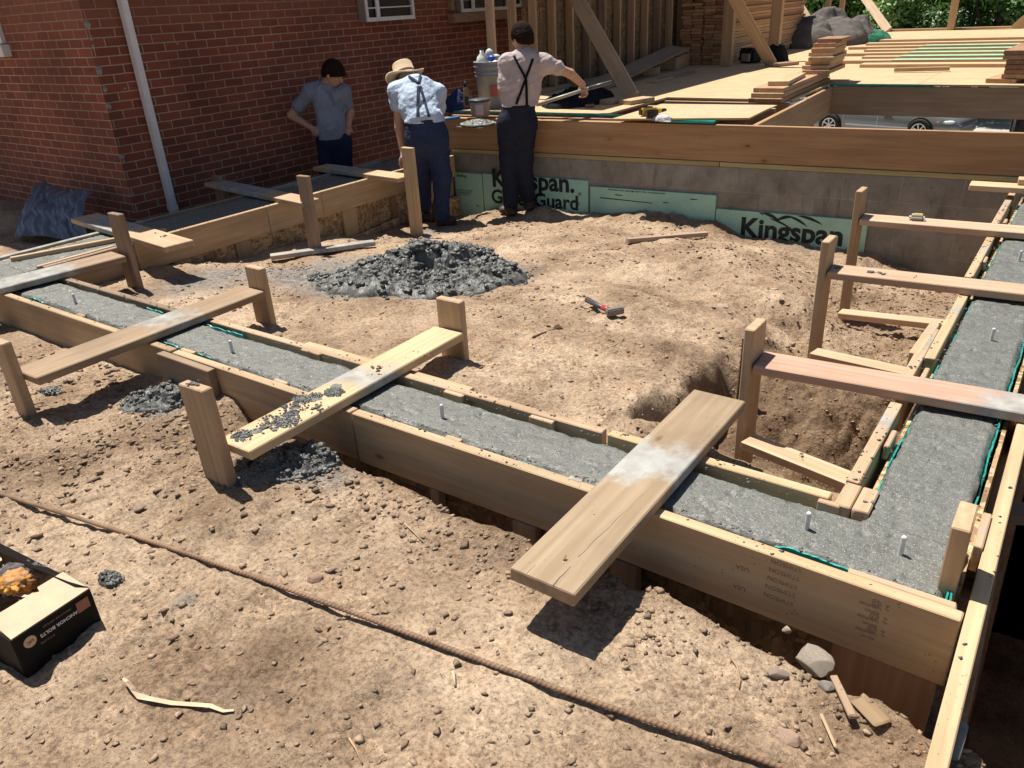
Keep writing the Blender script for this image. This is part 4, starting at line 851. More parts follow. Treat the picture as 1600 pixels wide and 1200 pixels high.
sheet([(-5.5, 10.323), (1.3, 10.323), (1.3, 19.3), (-5.5, 19.3)], -.933)
e_ = MB(); e_.box((-1.9, 9.098, -.943), (1.0, .006, .018)); e_.build('green_edge', M['teal'], deck)
e_ = MB(); e_.box((-4.2, 6.385, -.943), (2.2, .006, .018), rot=Matrix.Rotation(.063, 3, 'Z')); e_.build('green_edge', M['teal'], deck)
J((-5.4, 19.25), (1.3, 19.25), -.91, .09, .04, C_PALE, 'bottom_plate')
for x in (-5.3, 1.25): J((x, 9.2), (x, 19.3), -1.10, .038, .28, C_BEAM)
for x, y in ((-5.2, 12.5), (-5.2, 18.5), (1.2, 12.5), (1.2, 18.5), (-5.2, 9.4)): board('post', (x, y, -3.7), (x, y, -.96), .12, .12, color=C_OLD, parent=deck)
# long planks laid side by side on the deck, green tinted in one patch
def green_plank_mat():
    m, t, bs, ns, ls = newmat('green_sheathing'); tc = ns.new('ShaderNodeTexCoord')
    n = noise(ns, ls, tc.outputs['Object'], 8, 5); r = ramp(ns, [(.3, (.26, .42, .26)), (.7, (.38, .55, .36))]); ls.new(n, r.inputs[0]); ls.new(r.outputs[0], bs.inputs['Base Color']); bs.inputs['Roughness'].default_value = .7; return m
M['gsheet'] = green_plank_mat()
ys_ = [11.05, 11.62, 12.22, 12.85, 13.5, 14.2, 15.0, 15.9]
for i, y in enumerate(ys_):
    x0 = -2.55 - (y - 11) * .22 - .25 * (i % 2); 
    t = empty('laid_board', (x0, y, -.91), '%s of the long parallel boards on the sunlit deck%s' % (['nearest', 'second nearest', 'third', 'fourth', 'fifth', 'sixth', 'seventh', 'farthest'][i], ', crossing the green patch' if 1 <= i <= 5 else ', clear of the green patch'), 'board', 'long boards laid on the deck')
    board('body', (x0, y, -.912), (1.25, y + .03, -.912), .24, .038, color=C_PALE, parent=t)
    if 1 <= i <= 5:
        k = (y - 11.6) / 2.7; b = MB(); b.box(((-2.3 - 1.0 * 0 - .1 * k + -1.08 - .1 * k) / 2, y + .0, -.891), (1.25, .236, .003)); b.build('green_patch', M['gsheet'], t)
o = board('wood_strip', P(1397, 109, -.90), P(1484, 107, -.90), .06, .04, color=C_PALE); tag(o, 'short wooden strip lying alone on the sunlit deck sheathing', 'strip')
# far posts and rails beyond the deck
fr = [(1285, 0, 1288, 60, 17.6, .09), (1312, 0, 1312, 40, 18.2, .09), (1490, 0, 1485, 46, 19.2, .13)]
for i, (xa, ya, xb, yb, Y, w_) in enumerate(fr):
    b_ = PY(xb, yb, Y); o = board('post', (b_.x, Y, -.93), (b_.x, Y, 1.7), w_, .09, up=(0, 1, 0), color=C_PALE)
    tag(o, ['thin upright post left of the leaning brace at the far deck edge', 'thin upright stud beside the thin post at the far deck edge', 'tall single post in front of the dark hedge at the far deck edge'][i], 'post')
# diagonal braces
def brace(pa, za, pb_x, pb_y, X, w_, label, c=(.50, .37, .24), t_=.04):
    a = P(*pa, za); b = PX(pb_x, pb_y, X); d = (b - a); b2 = a + d * 1.35
    o = board('diagonal_brace', a, b2, w_, t_, up=(0.25, -1, 0), color=c); tag(o, label, 'brace', 'diagonal braces standing on the deck'); return o
brace((988, 152), -.91, 880, -40, -5.2, .155, 'wide diagonal brace leaning on the stud wall above the yellow drill', t_=.05)
brace((1205, 100), -.91, 1138, -20, -4.2, .15, 'diagonal brace with its foot beside the black tool bag', t_=.05)
brace((1280, 62), -.91, 1225, -30, -6.0, .17, 'far diagonal brace standing behind the tall stack of cut planks', t_=.05)
brace((1388, 48), -.91, 1345, -12, -5.3, .17, 'farthest diagonal brace in front of the sunlit leaves', t_=.05)
a = PY(1584, 46, 19.1); o = board('diagonal_brace', a, a + Vector((1.2, 0, 1.3)), .16, .05, up=(0, -1, 0), color=C_PALE); tag(o, 'brace rising out of the picture at the right end of the far deck edge', 'brace', 'diagonal braces standing on the deck')
# stud wall
sw_ = empty('stud_wall', (-5.3, 9.5, -.93), 'open stud wall of upright lumber with strand board behind it', 'stud wall')
SX = -5.3
for i in range(14):
    y = 7.02 + .385 * i
    board('stud', (SX, y, -.89), (SX, y, 1.55), .038, .10 if i > 1 else .095, up=(1, 0, 0), color=random.choice((C_PINE, (.52, .36, .24), (.58, .41, .27), C_OLD)), parent=sw_)
board('bottom_plate', (SX, 6.95, -.912), (SX, 12.2, -.912), .10, .038, color=C_PINE, parent=sw_); board('top_plate', (SX, 6.95, 1.57), (SX, 12.2, 1.57), .10, .038, color=C_PINE, parent=sw_)
b = MB(); b.box((SX - .062, 9.93, .32), (.012, 4.5, 2.5)); b.build('sheathing', M['osb_dark'], sw_)
b = MB(); b.box((-5.1, 9.6, 1.60), (.62, 5.4, .02)); b.build('shade_panel', M['osb'], sw_)  # unseen panel added to cast the shade edge across the deck
for X, Y, px, lab in ((-4.45, 11.35, 1135, 'upright post in front of the end of the lumber pile'), (-3.95, 12.3, 1208, 'upright post standing midway along the lumber pile')):
    q = P(px, 103 if px < 1150 else 95, -.93); o = board('post', (q.x, q.y, -.93), (q.x, q.y, 1.7), .15, .10, up=(0, -1, 0), color=C_PINE); tag(o, lab, 'post')
# lumber pile: end grain towards us, long sides to the right
me0 = None; cnt = 0
for lay in range(24):
    for c_ in range(4 if lay < 24 else 3):
        x = -5.12 + .165 * c_ + random.uniform(-.008, .008) + (.03 if lay % 5 == 2 else 0); z = -.91 + .0405 * lay; y0 = 11.45 + random.uniform(-.06, .06)
        L = 3.6 if lay < 19 else 2.5
        if me0 is None: me0 = fin(boxbm(L, .15, .037, .002), 'pile_board')
        o = link('pile_board', me0, M['wood'], None, Matrix.Translation((x, y0 + 1.8, z)) @ Matrix.Rotation(math.pi / 2, 4, 'Z'), random.choice(((.42, .22, .12), (.48, .28, .15), (.56, .36, .2), (.62, .44, .27))))
        o['dirt'] = .1; tag(o, 'reddish brown plank stacked flat in the tall lumber pile behind the stud wall', 'plank', 'planks in the tall lumber pile'); cnt += 1
# cut planks stacked at the deck corner
def stackb(x, y, z, L, w_, label, c, rz=0.0, off=0):
    d = Vector((math.sin(rz), math.cos(rz), 0)); a = Vector((x, y, z)); o = board('cut_plank', a, a + d * L, w_, .038, color=c); return tag(o, label, 'plank', 'cut planks stacked at the deck corner')
names = ['lowest', 'second lowest', 'third lowest', 'fourth from the bottom', 'fifth from the bottom', 'middle', 'fourth from the top', 'third from the top', 'second from the top', 'topmost']
sx, sy = -2.52, 7.42
stackb(sx, sy, -.912, 1.9, .30, 'lowest long plank at the bottom of the stack on the deck corner', C_RED, -.05)
stackb(sx - .0, sy + .05, -.872, 1.9, .29, 'second long plank from the bottom of the stack on the deck corner', C_PINE, -.06)
stackb(sx - .005, sy + .10, -.832, 1.7, .28, 'long plank directly under the short pale plank on the deck corner', (.52, .33, .19), -.05)
stackb(-2.50, 7.70, -.792, .85, .19, 'short pale freshly cut plank lying on the front of the corner stack', (.64, .48, .28), -.12)
for i in range(8):
    stackb(-2.50 + random.uniform(-.025, .025) + .01 * i, 8.75 + random.uniform(-.04, .08) + .03 * i, -.792 + .041 * i, .75 - .04 * i, .27 - .008 * i + (.03 if i == 7 else 0), ['lowest', 'second lowest', 'third lowest', 'fourth lowest', 'fourth highest', 'third highest', 'second highest', 'topmost'][i] + ' plank of the tall narrow pile on the corner stack', random.choice((C_RED, C_PINE, (.52, .32, .18), C_PALE)), -.05)
o = board('wood_block', P(1300, 82, -.91), P(1318, 80, -.91), .12, .045, color=C_PINE); tag(o, 'small wood block lying just right of the tall plank pile', 'block')
for i in range(7):
    q = P(1588, 128, -.93); o = board('cut_plank', (q.x + random.uniform(-.02, .02) - (.12 if i == 0 else 0), 9.25, -.91 + .042 * i), (q.x + .02, 10.3, -.91 + .042 * i), .26, .038, color=random.choice((C_RED, C_PINE, (.52, .32, .18))))
    tag(o, ['lowest', 'second', 'third', 'fourth', 'fifth', 'sixth', 'seventh and topmost'][i] + ' board from below in the small stack at the right picture edge', 'plank', 'planks stacked at the right picture edge')
# green foam sheets on the blocks, with their print
def foam(xa, xb, ztop, label, off=.012):
    t = empty('foam_board', WA + WD * wx(xa) + Vector((0, 0, -2.0)), label, 'insulation board', 'green insulation sheets on the block wall')
    b = MB(); L = wx(xb) - wx(xa); b.box((L / 2, 0, -.40), (L - .006, .024, .80), bev=.001); b.build('sheet', M['foam'], t, mw=wallM(wx(xa), off, ztop)); return t
f1 = foam(-5.09, -4.76, -1.468, 'narrow green insulation sheet beside the boots of the man in the straw hat')
f2 = foam(-4.755, -3.615, -1.462, 'green insulation sheet printed with a large black name behind the man with crossed braces')
f3 = foam(-3.60, -2.44, -1.512, 'green insulation sheet with small print, between the two sheets with large letters')
f4 = foam(-2.437, -1.255, -1.622, 'green insulation sheet half buried in earth with a black emblem and large letters')
def wtext(body, xc, zc, size, parent, bold=.004, off=.0255):
    text_mesh(body, size, wallM(wx(xc), off, zc) @ Matrix.Rotation(math.pi / 2, 4, 'X'), parent, 'lettering', M['black'], bold, .0005)
wtext('Kingspan.', -4.20, -1.505, .235, f2, .007); wtext('GreenGuard', -4.19, -1.68, .185, f2, .005); wtext('®', -3.70, -1.59, .045, f2, .0)
wtext('®', -3.72, -1.68, .05, f2, 0); wtext('Building', -5.0, -1.497, .035, f1, .0005); wtext('CAUTION  combustible\nkeep away from flame\nsee instructions', -4.98, -1.66, .020, f1, 0); wtext('UL', -4.83, -1.78, .035, f1, 0)
wtext('XPS insulation board  square edge  type IV  25 psi  do not expose to heat', -3.15, -1.527, .018, f3, .0003); wtext('Kingspan', -1.82, -1.765, .225, f4, .007)
b = MB()
for (xc, zc, L, h, sk) in ((-1.98, -1.650, .16, .05, -.5), (-1.88, -1.655, .14, .05, .7), (-1.77, -1.665, .16, .04, -.6), (-1.68, -1.645, .20, .04, -.3), (-1.90, -1.695, .20, .03, -.5), (-2.06, -1.635, .04, .02, -.8)):
    n = 12; top = []; bot = []
    for i in range(n + 1):
        u = i / n - .5; y = sk * u * L * .6 - .10 * (u + .5) ** 2 * L; hh = h * (.25 - u * u) * 2
        top.append((u * L, y + hh)); bot.append((u * L, y - hh * .15))
    q = [wallM(wx(xc), .0262, zc) @ Vector((a, 0, c)) for a, c in top + bot[::-1]]
    vs = [b.bm.verts.new(p) for p in q[:n + 1]]; vb = [b.bm.verts.new(p) for p in q[n + 1:]][::-1]
    for i in range(n): b.bm.faces.new((vs[i], vs[i + 1], vb[i + 1], vb[i]))
b.build('emblem', M['black'], f4)
b = MB()
for xa, za, xb, zb in ((-3.5, -1.60, -3.0, -1.615), (-2.66, -1.555, -2.60, -1.553), (-2.9, -1.60, -2.85, -1.60), (-3.35, -1.565, -3.28, -1.567)):
    A_ = wallM(wx(xa), .0262, za).translation; B_ = wallM(wx(xb), .0262, zb).translation; v = [b.bm.verts.new(p) for p in (A_, B_, B_ + Vector((0, 0, -.006)), A_ + Vector((0, 0, -.009)))]; b.bm.faces.new(v)
b.build('scuff', M['black'], f3)
# raised sheet with sawdust, and green sheets under it
rsheet = empty('plywood_sheet', (-2.9, 6.5, -.93), 'strand board sheet covered in sawdust with the yellow drill on it', 'sheet')
b = MB(); b.poly([(-3.33, 6.02, -.922), (-2.26, 6.33, -.922), (-2.32, 7.12, -.922), (-3.35, 7.02, -.922)], (0, 0, .014)); b.build('panel', M['deck'], rsheet)
V = []; rs = np.random.RandomState(8); nx_, ny_ = 90, 60
for i in range(nx_):
    for j in range(ny_):
        u, v = i / (nx_ - 1), j / (ny_ - 1); x = -3.12 + u * .82; y = 6.30 + u * .16 + v * .66
        h = max(0.0, .020 * (fbm(np.array([x * 5.]), np.array([y * 5.]), 4, 2)[0] + .45)) * min(1, 5 * min(u, 1 - u, v, 1 - v)); V.append((x, y, -.909 + h))
link('sawdust', mesh('sawdust', V, [(i * ny_ + j, (i + 1) * ny_ + j, (i + 1) * ny_ + j + 1, i * ny_ + j + 1) for i in range(nx_ - 1) for j in range(ny_ - 1)]), M['saw'], rsheet, smooth=True)
b = MB(); b.poly([(-2.95, 6.16, -.944), (-2.50, 6.20, -.944), (-2.52, 6.5, -.944), (-2.95, 6.5, -.944)], (0, 0, .018)); o = b.build('green_board', M['teal'], None); tag(o, 'green faced board sticking out under the sawdust covered sheet', 'board')
# leaning ramp plank and offcuts near the stud wall
o = board('ramp_plank', P(925, 138, -.91), PX(1062, 74, -5.0), .28, .02, up=(.2, -.2, 1), color=(.36, .28, .20)); tag(o, 'wide grey brown plank propped up at one end like a ramp by the stud wall', 'plank')
for i, (pa, pb, w_, t_, lab, c) in enumerate((((892, 132), (985, 114), .10, .05, 'long board lying along the foot of the stud wall', C_PINE), ((1020, 128), (1100, 106), .09, .02, 'narrow board lying flat behind the ramp plank', C_PALE),
      ((1030, 124), (1085, 112), .06, .03, 'second narrow board in the shaded corner of the deck', C_OLD), ((946, 160), (975, 154), .15, .04, 'wood offcut between the black jacket and the brace foot', C_PINE), ((976, 160), (1014, 154), .16, .04, 'offcut directly under the foot of the wide brace', C_PALE),
      ((915, 166), (928, 165), .05, .03, 'tiny wood block in front of the black jacket', C_RED), ((1018, 112), (1020, 106), .2, .10, 'small block holding up the ramp plank', C_PALE), ((1205, 102), (1245, 98), .10, .04, 'flat block at the foot of the second brace', C_PINE), ((1040, 100), (1075, 88), .3, .16, 'short heavy timber offcut beneath the raised end of the ramp plank', C_PINE))):
    o = board('offcut', P(*pa, -.93 + t_ / 2), P(*pb, -.93 + t_ / 2), w_, t_, color=c); tag(o, lab, 'offcut')

# ============================================================ CARS, TREES, TARP
def wheel(parent, c, ax, r=.34, w_=.2, rim=.225):
    c = Vector(c); ax = Vector(ax); R = ax.to_track_quat('Z', 'Y').to_matrix().to_4x4(); mw = Matrix.Translation(c) @ R
    b = MB(); b.lathe([(rim * .98, -.05), (rim, w_ / 2 - .01), (r * .93, w_ / 2), (r, w_ / 2 - .03), (r, -w_ / 2 + .03), (r * .93, -w_ / 2), (rim, -w_ / 2 + .01)], n=36)
    ty = b.build('tyre', M['rubber'], parent, smooth=True, mw=mw)
    b = MB(); b.cyl((0, 0, .03), (0, 0, .085), .045, n=16)
    for k in range(7):
        a = k * 2 * math.pi / 7; b.box((math.cos(a) * rim * .52, math.sin(a) * rim * .52, .065), (rim * .95, .035, .02), rot=Matrix.Rotation(a, 3, 'Z'))
    b.lathe([(rim * .99, .0), (rim * .99, .095), (rim * .88, .085), (rim * .86, .0)], n=36); b.build('rim', M['steel'], parent, mw=mw)
    b = MB(); b.cyl((0, 0, -.03), (0, 0, .02), rim * .95, n=24); b.build('brake', M['rubber'], parent, mw=mw)
rear = P(1318, 189, -3.27); fro = P(1456, 198, -3.27); ax = (fro - rear).normalized(); sidev = Vector((ax.y, -ax.x, 0)); k = (fro - rear).length / 2.70
CM = Matrix.Translation((rear + fro) / 2 + Vector((0, 0, -.0))) @ Matrix((ax * k, -sidev * k, Vector((0, 0, k)))).transposed().to_4x4()
car = empty('parked_car', ((rear + fro) / 2).to_tuple(), 'silver grey sedan parked on the street, seen under the deck beam', 'car')
def loft(secs):
    b = bmesh.new(); R_ = [[b.verts.new(p) for p in s] for s in secs]; n = len(secs[0])
    for p, q in zip(R_, R_[1:]):
        for i in range(n): b.faces.new((p[i], p[(i + 1) % n], q[(i + 1) % n], q[i]))
    b.faces.new(R_[0][::-1]); b.faces.new(R_[-1]); return b
secs = []
for x, zl, zs, zt, hw in ((-2.25, .0, .35, .42, .70), (-2.15, -.12, .42, .62, .82), (-1.6, -.15, .45, .66, .87), (-.6, -.15, .45, .64, .89), (.6, -.15, .42, .60, .89), (1.3, -.15, .38, .55, .88), (1.95, -.14, .32, .45, .84), (2.25, -.10, .22, .32, .74), (2.36, .0, .15, .20, .6)):
    secs.append([(x, s * hw * a, z) for s, a, z in ((-1, .9, zl), (-1, 1, zl + .15), (-1, 1.0, zs), (-1, .82, zt), (1, .82, zt), (1, 1, zs), (1, 1, zl + .15), (1, .9, zl))])
b_ = MB(); b_.bm.free(); b_.bm = loft(secs); bmesh.ops.bevel(b_.bm, geom=b_.bm.edges[:], offset=.03, segments=2, affect='EDGES')
body = b_.build('body', M['paint_car'], car, smooth=True, mw=CM)
b_ = MB(); b_.bm.free(); b_.bm = loft([[(x, s * hw, z) for s, z in ((-1, .60), (1, .60), (1, .60))] if False else [(x, -hw, zb), (x, hw, zb), (x, hw * .8, zt), (x, -hw * .8, zt)] for x, zb, zt, hw in ((-1.9, .6, .66, .74), (-1.2, .6, 1.06, .74), (.0, .58, 1.12, .76), (.5, .56, 1.0, .76), (1.15, .55, .62, .74))]); b_.build('cabin', M['glassd'], car, mw=CM)
for s in (-1, 1):
    for x in (-1.35, 1.35):
        b = MB(); b.cyl((x, s * .80, .0), (x, s * .893, .0), .365, n=32); b.build('wheel_arch', M['rubber'], car, mw=CM)
        wt = empty('wheel', (CM @ Vector((x, s * .86, 0))).to_tuple(), None, None); wt.parent = car; wt.matrix_basis = Matrix.Translation(Vector(wt.location) - Vector(car.location)); 
        wheel(wt, CM @ Vector((x, s * .86, 0)), CM.to_3x3() @ Vector((0, s, 0)).normalized(), .33 * k, .2 * k, .215 * k)
b = MB(); b.box((.1, -.893, .12), (.012, .006, .5)); b.box((-.95, -.893, .14), (.010, .006, .45)); b.box((.15, -.893, .06), (2.0, .012, .04)); b.build('door_gap', M['steel'], car, mw=CM)
b = MB(); b.sph((2.02, -.70, .26), (.20, .15, .06), 3); b.build('headlight', M['lens'], car, smooth=True, mw=CM)
b = MB(); b.sph((1.80, -.80, .26), (.07, .06, .045), 3); b.build('turn_signal', M['lamp'], car, smooth=True, mw=CM)
b = MB(); b.box((2.30, 0, .0), (.12, 1.2, .22), bev=.04); b.build('bumper', M['paint_car'], car, mw=CM)
q = P(1588, 194, -3.1); van = empty('parked_van', (q.x, q.y, -3.6), 'dark vehicle with an amber light at the right edge of the street', 'van')
VM = Matrix.Translation((q.x + .75, q.y + 1.2, -3.6)) @ Matrix.Rotation(.1, 4, 'Z')
b = MB(); b.box((0, 0, .75), (1.8, 3.6, .8), bev=.08); b.build('body', M['rubber'], van, mw=VM); b = MB(); b.box((0, .3, 1.45), (1.6, 2.6, .6), bev=.1); b.build('cabin', M['glassd'], van, mw=VM)
b = MB(); b.box((-.72, -1.82, .95), (.22, .05, .16), bev=.01); b.build('headlight', M['lens'], van, mw=VM); b = MB(); b.box((-.90, -1.75, 1.0), (.08, .12, .14), bev=.02); b.sph((-.8, -1.8, 1.22), (.08, .06, .06), 2); b.build('turn_signal', M['lamp'], van, mw=VM)
for s in (-1, 1):
    for y in (-1.15, 1.15): b = MB(); b.cyl((s * .72, y, .33), (s * .92, y, .33), .33, n=24); b.build('wheel', M['rubber'], van, mw=VM)
def tree(name, x, y, zb, h, rx, ry, n, seed, label, lo=.2, leaf=.085, tone=.5):
    t = empty(name, (x, y, zb), label, 'tree' if 'tree' in name else 'hedge', 'greenery beyond the deck'); rs = np.random.RandomState(seed)
    b = MB(); b.tube([(x, y, zb), (x + .1, y, zb + h * .3), (x + .05, y + .1, zb + h * .6)], lambda i: (.16, .12, .06)[i], 8)
    for k in range(6):
        a = rs.rand() * 6.28; z0 = zb + h * rs.uniform(.2, .5); b.tube([(x + .05, y, z0), (x + math.cos(a) * rx * .4, y + math.sin(a) * ry * .4, z0 + h * .2), (x + math.cos(a) * rx * .75, y + math.sin(a) * ry * .7, z0 + h * .35)], lambda i: (.06, .04, .015)[i], 6)
    b.build('trunk', M['bark'], t)
    nc = 60; cc = rs.randn(nc, 3); cc /= np.linalg.norm(cc, axis=1)[:, None]; cc *= (rs.rand(nc, 1) ** .35); cen = np.stack((x + cc[:, 0] * rx, y + cc[:, 1] * ry, zb + h * (lo + (1 - lo) * (cc[:, 2] * .5 + .5))), 1)
    ci = rs.randint(0, nc, n); d = rs.randn(n, 3); d /= np.linalg.norm(d, axis=1)[:, None]; p = cen[ci] + d * (rs.rand(n, 1) ** .4) * np.array([rx, ry, h * .35]) * .30
    u = rs.randn(n, 3); u /= np.linalg.norm(u, axis=1)[:, None]; w2 = np.cross(u, d + [0, 0, .6]); w2 /= np.linalg.norm(w2, axis=1)[:, None] + 1e-6; s = leaf * rs.uniform(.5, 1.2, (n, 1))
    V = np.stack((p - u * s, p + w2 * s * .45, p + u * s, p - w2 * s * .45), 1).reshape(-1, 3); me = npmesh('crown', V, np.arange(4 * n).reshape(n, 4))
    at = me.attributes.new('lv', 'FLOAT', 'POINT'); at.data.foreach_set('value', np.repeat(np.clip(tone + rs.randn(nc)[ci] * .12 + rs.randn(n) * .16, 0, 1), 4).astype(np.float32))
    link('crown', me, M['leaf'], t)
tree('leafy_tree', -9.6, 27.5, -3.6, 6.0, 2.2, 1.8, 26000, 1, 'bright green leafy tree beyond the grey tarp', tone=.75)
tree('leafy_tree', -12.5, 30, -3.6, 7.0, 2.6, 2.0, 16000, 2, 'leafy tree seen through the far posts behind the lumber pile', tone=.6)
tree('hedge_bush', -6.6, 27.0, -3.6, 5.6, 2.2, 1.6, 34000, 3, 'broad hedge bush between the farthest brace and the single post', .05, tone=.62)
tree('hedge_bush', -2.9, 26.8, -3.6, 5.6, 2.4, 1.6, 34000, 4, 'dark dense hedge bush right of the single post', .05, tone=.3)
tree('hedge_bush', 1.6, 27.3, -3.6, 5.8, 2.6, 1.6, 20000, 5, 'hedge bush at the upper right corner', .05, tone=.4)
tree('leafy_tree', -5.0, 31.5, -3.6, 8.5, 4.0, 2.0, 16000, 6, 'tall tree crown behind the two middle hedge bushes', .1, .12, tone=.35)
tree('leafy_tree', 3.0, 33, -3.6, 8.0, 4.0, 2.0, 10000, 7, 'tall tree far behind the corner hedge bush', .1, .12, tone=.35)
# tarp heap
def heap(name, c, rx, ry, h, mat, amp, seed, n=70, color=None, fr=3.0, sharp=1.0):
    V = []; cx, cy, cz = c
    for i in range(n + 1):
        for j in range(n + 1):
            u, v = i / n * 2 - 1, j / n * 2 - 1; d = max(0, 1 - (u * u + v * v)); X, Y = cx + u * rx, cy + v * ry
            f = float(fbm(np.array([X * fr + seed]), np.array([Y * fr * 1.3]), 4, seed % 8)[0]); r_ = 1 - abs(f) * 2
            V.append((X + .12 * f * rx, Y, cz - .01 + h * (d ** .45) * (.62 + amp * max(0, r_) ** 1.5 * sharp) if d > 0 else cz - .02))
    me = mesh(name, V, [(i * (n + 1) + j, (i + 1) * (n + 1) + j, (i + 1) * (n + 1) + j + 1, i * (n + 1) + j + 1) for i in range(n) for j in range(n)])
    return link(name, me, mat, None, None, color, True)
q = P(1300, 62, -.9); tag(heap('tarp_heap', (-4.35, 15.9, -.93), .85, 1.5, .60, M['cloth'], .40, 3, 110, (.13, .115, .105), 1.3), 'crumpled grey tarp thrown over a pile at the far left of the deck', 'tarp')
tag(heap('green_tarp', (-3.72, 16.2, -.93), .35, .9, .20, M['cloth'], .4, 5, 40, (.03, .16, .09), 3), 'dark green tarp edge lying at the right foot of the grey tarp', 'tarp')
# black tool bag
q = P(1172, 98, -.93); bag = empty('tool_bag', (q.x, q.y, -.93), 'black tool bag with a steel frame handle beside the lumber pile', 'bag')
b = MB(); b.box((q.x, q.y, -.83), (.30, .22, .19), rot=Matrix.Rotation(-.5, 3, 'Z'), bev=.03); b.build('body', M['rubber'], bag)
b = MB(); b.tube([(q.x - .16, q.y - .05, -.85), (q.x - .15, q.y - .05, -.70), (q.x, q.y, -.66), (q.x + .15, q.y + .04, -.68), (q.x + .17, q.y + .04, -.84)], .012, 8); b.build('handle', M['steel'], bag)
b = MB(); b.box((q.x - .02, q.y - .14, -.85), (.16, .02, .10), rot=Matrix.Rotation(-.5, 3, 'Z')); b.build('panel', M['plastic'], bag, (.35, .28, .24))
tag(heap('black_sack', (q.x + .25, q.y + .35, -.93), .16, .2, .34, M['cloth'], .2, 2, 30, (.012, .012, .014), 6), 'round black sack beside the tool bag, behind the brace foot', 'sack')

# ============================================================ PEOPLE
from mathutils.bvhtree import BVHTree
class Fig:
    def __init__(s, name_label, base, ground):
        s.b = Vector(base); s.D = math.hypot(base[0], base[1]); s.u = Vector((base[0], base[1], 0)) / s.D; s.r = Vector((s.u.y, -s.u.x, 0))
        s.e = empty('person', (base[0], base[1], ground), name_label, 'person')
    def pt(s, px, py, off=0.0):
        w = Vector(ray(px, py)); return w * ((s.D + off) / w.dot(s.u))
    def add(s, name, prims, mat, color=None, **k):
        return link(name, sdf_mesh(name, prims, **k), mat, s.e, None, color, True)
def head_prims(c, f, up, s=.95):
    f = Vector(f).normalized(); up = (Vector(up) - f * Vector(up).dot(f)).normalized(); r = f.cross(up); R = np.array([list(r), list(f), list(up)]).T
    L = lambda a, b, d: tuple(c + (r * a + f * b + up * d) * s)
    e = lambda p, q: ('e', p, tuple(x * s for x in q), R)
    pr = [e(L(0, -.012, .02), (.076, .093, .092)), e(L(0, .022, -.045), (.056, .062, .062)), e(L(0, .048, -.088), (.026, .026, .022)), ('c', L(0, .083, .0), L(0, .103, -.030), .009 * s, .013 * s),
          e(L(.078, -.01, -.012), (.010, .020, .032)), e(L(-.078, -.01, -.012), (.010, .020, .032)), ('c', L(-.035, .075, .018), L(.035, .075, .018), .012 * s, .012 * s), ('c', L(-.018, .080, -.057), L(.018, .080, -.057), .007 * s, .007 * s)]
    for a in (-.04, .04): pr.append(e(L(a, .062, -.025), (.022, .018, .022)))
    return pr, L, R, f, up, r
def hand_prims(w, d, n, side=1, curl=.5, s=.92, grip=0.0):
    """wrist w, finger direction d, palm normal n; unequal bent fingers and a thumb from the palm's side"""
    d = Vector(d).normalized(); n = (Vector(n) - d * Vector(n).dot(d)).normalized(); q = d.cross(n) * side; w = Vector(w)
    pr = [('c', tuple(w), tuple(w + d * .07 * s), .030 * s, .040 * s, (tuple(n), .42))]
    for i, (o, l) in enumerate(((-.030, .062), (-.010, .072), (.010, .068), (.030, .052))):
        k = w + d * .082 * s + q * o * s; a = curl + i * .06 + grip; d1 = (d * math.cos(a) + n * math.sin(a)); m_ = k + d1 * l * .55 * s; d2 = (d * math.cos(a * 2.1) + n * math.sin(a * 2.1)); t_ = m_ + d2 * l * .5 * s
        pr += [('c', tuple(k - d * .02), tuple(k), .010 * s, .0092 * s), ('c', tuple(k), tuple(m_), .0092 * s, .0085 * s), ('c', tuple(m_), tuple(t_), .0085 * s, .007 * s)]
    tb = w + d * .020 * s - q * .028 * s; tm = tb + (d * .6 - q * .6 + n * .3).normalized() * .038 * s; tt_ = tm + (d * .8 - q * .1 + n * (.4 + grip)).normalized() * .032 * s
    pr += [('c', tuple(tb), tuple(tm), .014 * s, .0105 * s), ('c', tuple(tm), tuple(tt_), .0105 * s, .008 * s)]; return pr
def T3(v): return tuple(v)
def strap(fig, mesh_ob, pix, w_, mat, color, name='strap'):
    me = mesh_ob.data; mw = mesh_ob.matrix_basis.copy(); mw = fig.e.matrix_basis @ mw
    bv = BVHTree.FromPolygons([mw @ v.co for v in me.vertices], [tuple(p.vertices) for p in me.polygons]); pts = []
    for (x0, y0), (x1, y1) in zip(pix, pix[1:]):
        for i in range(14):
            t_ = i / 14; d = Vector(ray(x0 + (x1 - x0) * t_, y0 + (y1 - y0) * t_)).normalized(); h, nn, _, _ = bv.ray_cast(Vector((0, 0, 0)), d)
            if h: pts.append((h, nn))
    V = []; Fq = []; P_ = [p for p, _ in pts]; Nn = [n_ for _, n_ in pts]
    P_ = [sum((P_[max(0, min(len(P_) - 1, i + j))] for j in (-1, 0, 1)), Vector()) / 3 for i in range(len(P_))]
    for i, p in enumerate(P_):
        t_ = (P_[min(i + 1, len(P_) - 1)] - P_[max(i - 1, 0)]).normalized(); n_ = Nn[i]; s_ = t_.cross(n_).normalized()
        for a, b in ((-1, .006), (1, .006), (1, -.008), (-1, -.008)): V.append(p + s_ * a * w_ / 2 + n_ * (b + .008))
    for i in range(len(P_) - 1):
        for k in range(4): Fq.append((i * 4 + k, i * 4 + 4 + k, i * 4 + 4 + (k + 1) % 4, i * 4 + (k + 1) % 4))
    link(name, mesh(name, V, Fq), mat, fig.e, None, color)
SK = M['skin']; CL = M['cloth']
NAVY = (.018, .026, .055)
